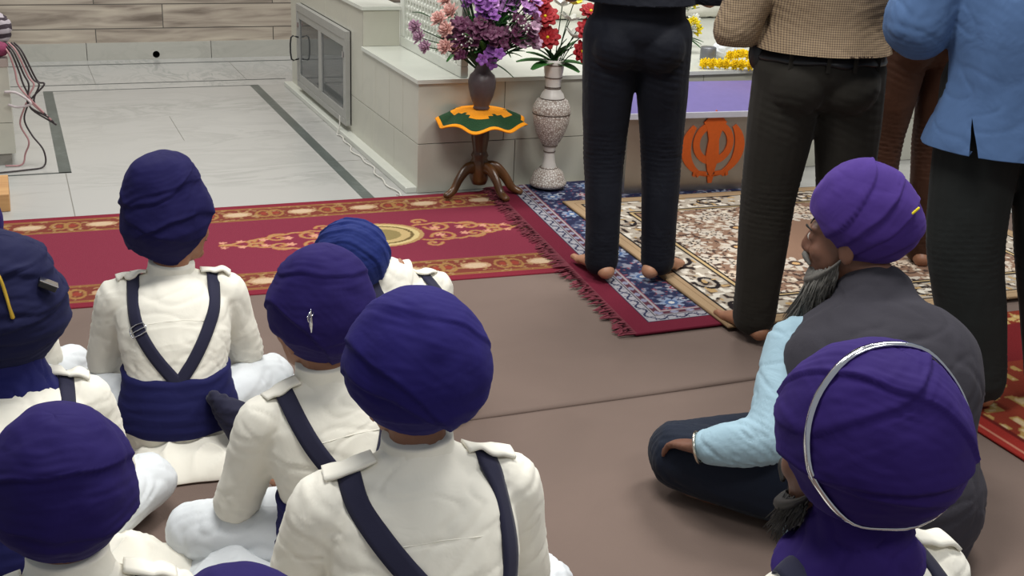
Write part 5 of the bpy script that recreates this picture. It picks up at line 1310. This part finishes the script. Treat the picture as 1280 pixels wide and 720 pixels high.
# pins and rings on turbans (placed by direction from the turban centre)
def pin_path(P_, dirs, r, m, name, off=.004):
    pts = [tuple(on_turban(P_, d, off)[0]) for d in dirs]
    return tube_part(name, pts, r if isinstance(r, list) else [r]*len(pts), m, P_['turban'], seg=8, sub=4)
pin_path(B_, [(-.05, -.75, .82), (.04, -.86, .72), (.10, -.95, .5), (.135, -1.0, .28), (.16, -1.0, .10)], [.002, .003, .0035, .0032, .0045], plain('yellow_metal', 'd8b040', .35, .5), 'curved_pin')
p, n = on_turban(B_, (.62, -.62, .42), .012); b = bmesh.new(); box(b, -.018, .018, -.012, .012, -.006, .006, 0, .002)
for v in b.verts: v.co = V(p)+Matrix.Rotation(.5, 3, 'Y') @ v.co
c_ = obj('clip', b, M['black_plastic'], B_['turban'], False)
b = bmesh.new(); box(b, -.019, .019, -.0125, .0125, .006, .009, 0, .001)
for v in b.verts: v.co = V(p)+Matrix.Rotation(.5, 3, 'Y') @ v.co
obj('clip_plate', b, M['chrome'], B_['turban'], False)
p, n = on_turban(D_, (-.52, -.72, .12), .004); b = bmesh.new()
tube(b, [tuple(A3(p)+A3((0, 0, z))) for z in (-.030, -.012, .004, .020)], [.0012, .0045, .003, .001], seg=8)
tube(b, [tuple(A3(p)+A3((x, x*.6, .004+abs(x)*.5))) for x in (-.010, -.005, 0, .005, .010)], [.0012, .002, .002, .002, .0012], seg=8)
tube(b, [tuple(A3(p)+A3((.009*math.cos(a), .009*.6*math.cos(a), .004+.012*math.sin(a)))) for a in np.linspace(0, 2*PI, 15)], [.001]*15, seg=6, sub=1)
obj('emblem_pin', b, M['chrome'], D_['turban'])
ring = []
for k in range(41):
    a = math.radians(100+k*(245/40)); ring.append((k, a))
# steel ring of the nearest man: a tilted circle resting on the turban
c_v = nrm((-.62, -.66, .42)); r_v = nrm(np.cross(-c_v, (0, 0, 1.))); u_v = np.cross(c_v, r_v)
q3 = [r_v*x+u_v*y+c_v*math.sqrt(max(0, 1-x*x-y*y)) for x, y in ((.10, .90), (-.68, -.12), (.12, -.96))]
nn = nrm(np.cross(q3[1]-q3[0], q3[2]-q3[0])); k_o = float(nn@q3[0]); u1 = nrm(np.cross(nn, (0, .3, 1))); u2 = np.cross(nn, u1); pts = []
for k in range(60):
    a = 2*PI*k/60; pts.append(on_turban(J_, (u1*math.cos(a)+u2*math.sin(a))*math.sqrt(1-k_o*k_o)+nn*k_o, .003))
for _ in range(3): pts = [((pts[k-1][0]+pts[k][0]*2+pts[(k+1) % 60][0])/4+pts[k][1]*.0004, nrm(pts[k-1][1]+pts[k][1]*2+pts[(k+1) % 60][1])) for k in range(60)]
b = bmesh.new(); prev = None; firstr = None
L_n = len(pts)
for k in range(L_n):
    pk, n_k = pts[k]; t = nrm(pts[(k+1) % L_n][0]-pts[k-1][0]); s_k = np.cross(t, n_k)
    row = [b.verts.new(pk+s_k*x+n_k*z) for x, z in ((-.006, -.002), (-.006, .001), (0, .003), (.006, .001), (.006, -.002))]
    if prev:
        for q in range(5): b.faces.new((prev[q], prev[(q+1) % 5], row[(q+1) % 5], row[q]))
    else: firstr = row
    prev = row
for q in range(5): b.faces.new((prev[q], prev[(q+1) % 5], firstr[(q+1) % 5], firstr[q]))
obj('steel_ring', b, M['chrome'], J_['turban'])
p, n = on_turban(I_, (.55, -.75, .28), .003)
tube_part('yellow_pin', [tuple(A3(p)-A3((.006, 0, .006))), tuple(A3(p)+A3((.006, -.002, .008)))], [.003, .003], M['petal_yellow'], I_['turban'], seg=8)
# belt of the checked shirt man
lb = bvh_of(L_['legs'].data)
blt = wrap_band('belt', lb, (0, 0, .22), .945, .982, .008, M['leather'], L_['root'], rip=.0, rows=6)
for x in (-.12, -.02, .06, .14):
    h_ = ray(lb, (x, -1, .96), (0, 1, 0))
    if h_:
        b = bmesh.new(); box(b, x-.006, x+.006, h_[0][1]-.016, h_[0][1]-.010, .93, .988, 0, .001); obj('belt_loop', b, M['tr_olive'], L_['root'])
b = bmesh.new(); ball(b, (-.185, .02, .955), (.03, .035, .05)); obj('phone_pouch', b, M['leather'], L_['root'])
# loose white cloth spread behind the boys on the floor
def spread(P_, pts, r, sd, nm='kurta_hem'):
    b = bmesh.new(); tube(b, pts, r, side=(1, 0, 0), seg=24); me = remeshed(b, .007, 3); displace(me, folds(.006, 9, sd, [(pts[1], (0, .3, 1), .025, .12, .005)]))
    for v in me.vertices: v.co.z = max(v.co.z, .0112)
    return link_mesh(nm, me, M['white'], P_['root'])
cloth_disc('kurta_hem', A['root'], M['white'], (.04, -.10, 0), .20, .13, .055, 3, -.1)
cloth_disc('kurta_hem', A['root'], M['white'], (.20, .16, 0), .14, .16, .07, 5)
b = bmesh.new(); tube(b, [(.09, -.10, .17), (.145, -.13, .12), (.18, -.14, .06)], [(.02, .04), (.05, .035), (.055, .018)], seg=16); me = remeshed(b, .006, 2); displace(me, folds(.008, 16, 8.)); link_mesh('sash_knot', me, M['strap'], A['root'])
cloth_disc('kurta_hem', D_['root'], M['whiteb'], (-.20, .04, 0), .15, .17, .085, 9, .3)
cloth_disc('kurta_hem', B_['root'], M['white'], (.18, -.06, 0), .15, .17, .08, 7)
cloth_disc('kurta_hem', E_['root'], M['white'], (.20, .10, 0), .14, .16, .07, 12)

# ------------------------------------------------------------------ light, world, camera
def area(loc, sx, sy, e, col=(1, 1, 1), tgt=None, name='ceiling_panel_light'):
    l = bpy.data.lights.new(name, 'AREA'); l.shape = 'RECTANGLE'; l.size = sx; l.size_y = sy; l.energy = e; l.color = col
    o = bpy.data.objects.new(name, l); C.objects.link(o); o.location = loc
    if tgt: o.rotation_euler = (V(tgt)-V(loc)).to_track_quat('-Z', 'Y').to_euler()
    return o
for x, y, e in ((.6, 2.2, 72), (2.8, 2.6, 66), (.6, 5.6, 60), (3.0, 5.2, 55), (.8, 7.6, 34), (1.4, -.6, 42)):
    area((x, y, 3.3), 1.2, .6, e, (1, .985, .95))
w = bpy.data.worlds.new('hall'); bpy.context.scene.world = w; w.use_nodes = True
w.node_tree.nodes['Background'].inputs[0].default_value = (.88, .94, 1, 1); w.node_tree.nodes['Background'].inputs[1].default_value = .30

cam = bpy.data.cameras.new('camera'); co = bpy.data.objects.new('camera', cam); C.objects.link(co)
f_px, yaw, pit, roll = 1503.67596, .400139818, .351114072, .0433790414
cy, sy, cp, sp = math.cos(yaw), math.sin(yaw), math.cos(pit), math.sin(pit)
F = V((sy*cp, cy*cp, -sp)); R_c = V((cy, -sy, 0)); U = R_c.cross(F)
R2 = R_c*math.cos(roll)+U*math.sin(roll); U2 = -R_c*math.sin(roll)+U*math.cos(roll)
m = Matrix((R2, U2, -F)).transposed().to_4x4(); m.translation = (0, 0, 1.5); co.matrix_world = m
cam.sensor_width = 36; cam.lens = 36*f_px/1280; cam.clip_start = .05
bpy.context.scene.camera = co
sc = bpy.context.scene
sc.view_settings.view_transform = 'Standard'; sc.view_settings.look = 'None'; sc.view_settings.gamma = 1; sc.view_settings.exposure = 0; sc.view_settings.use_curve_mapping = False
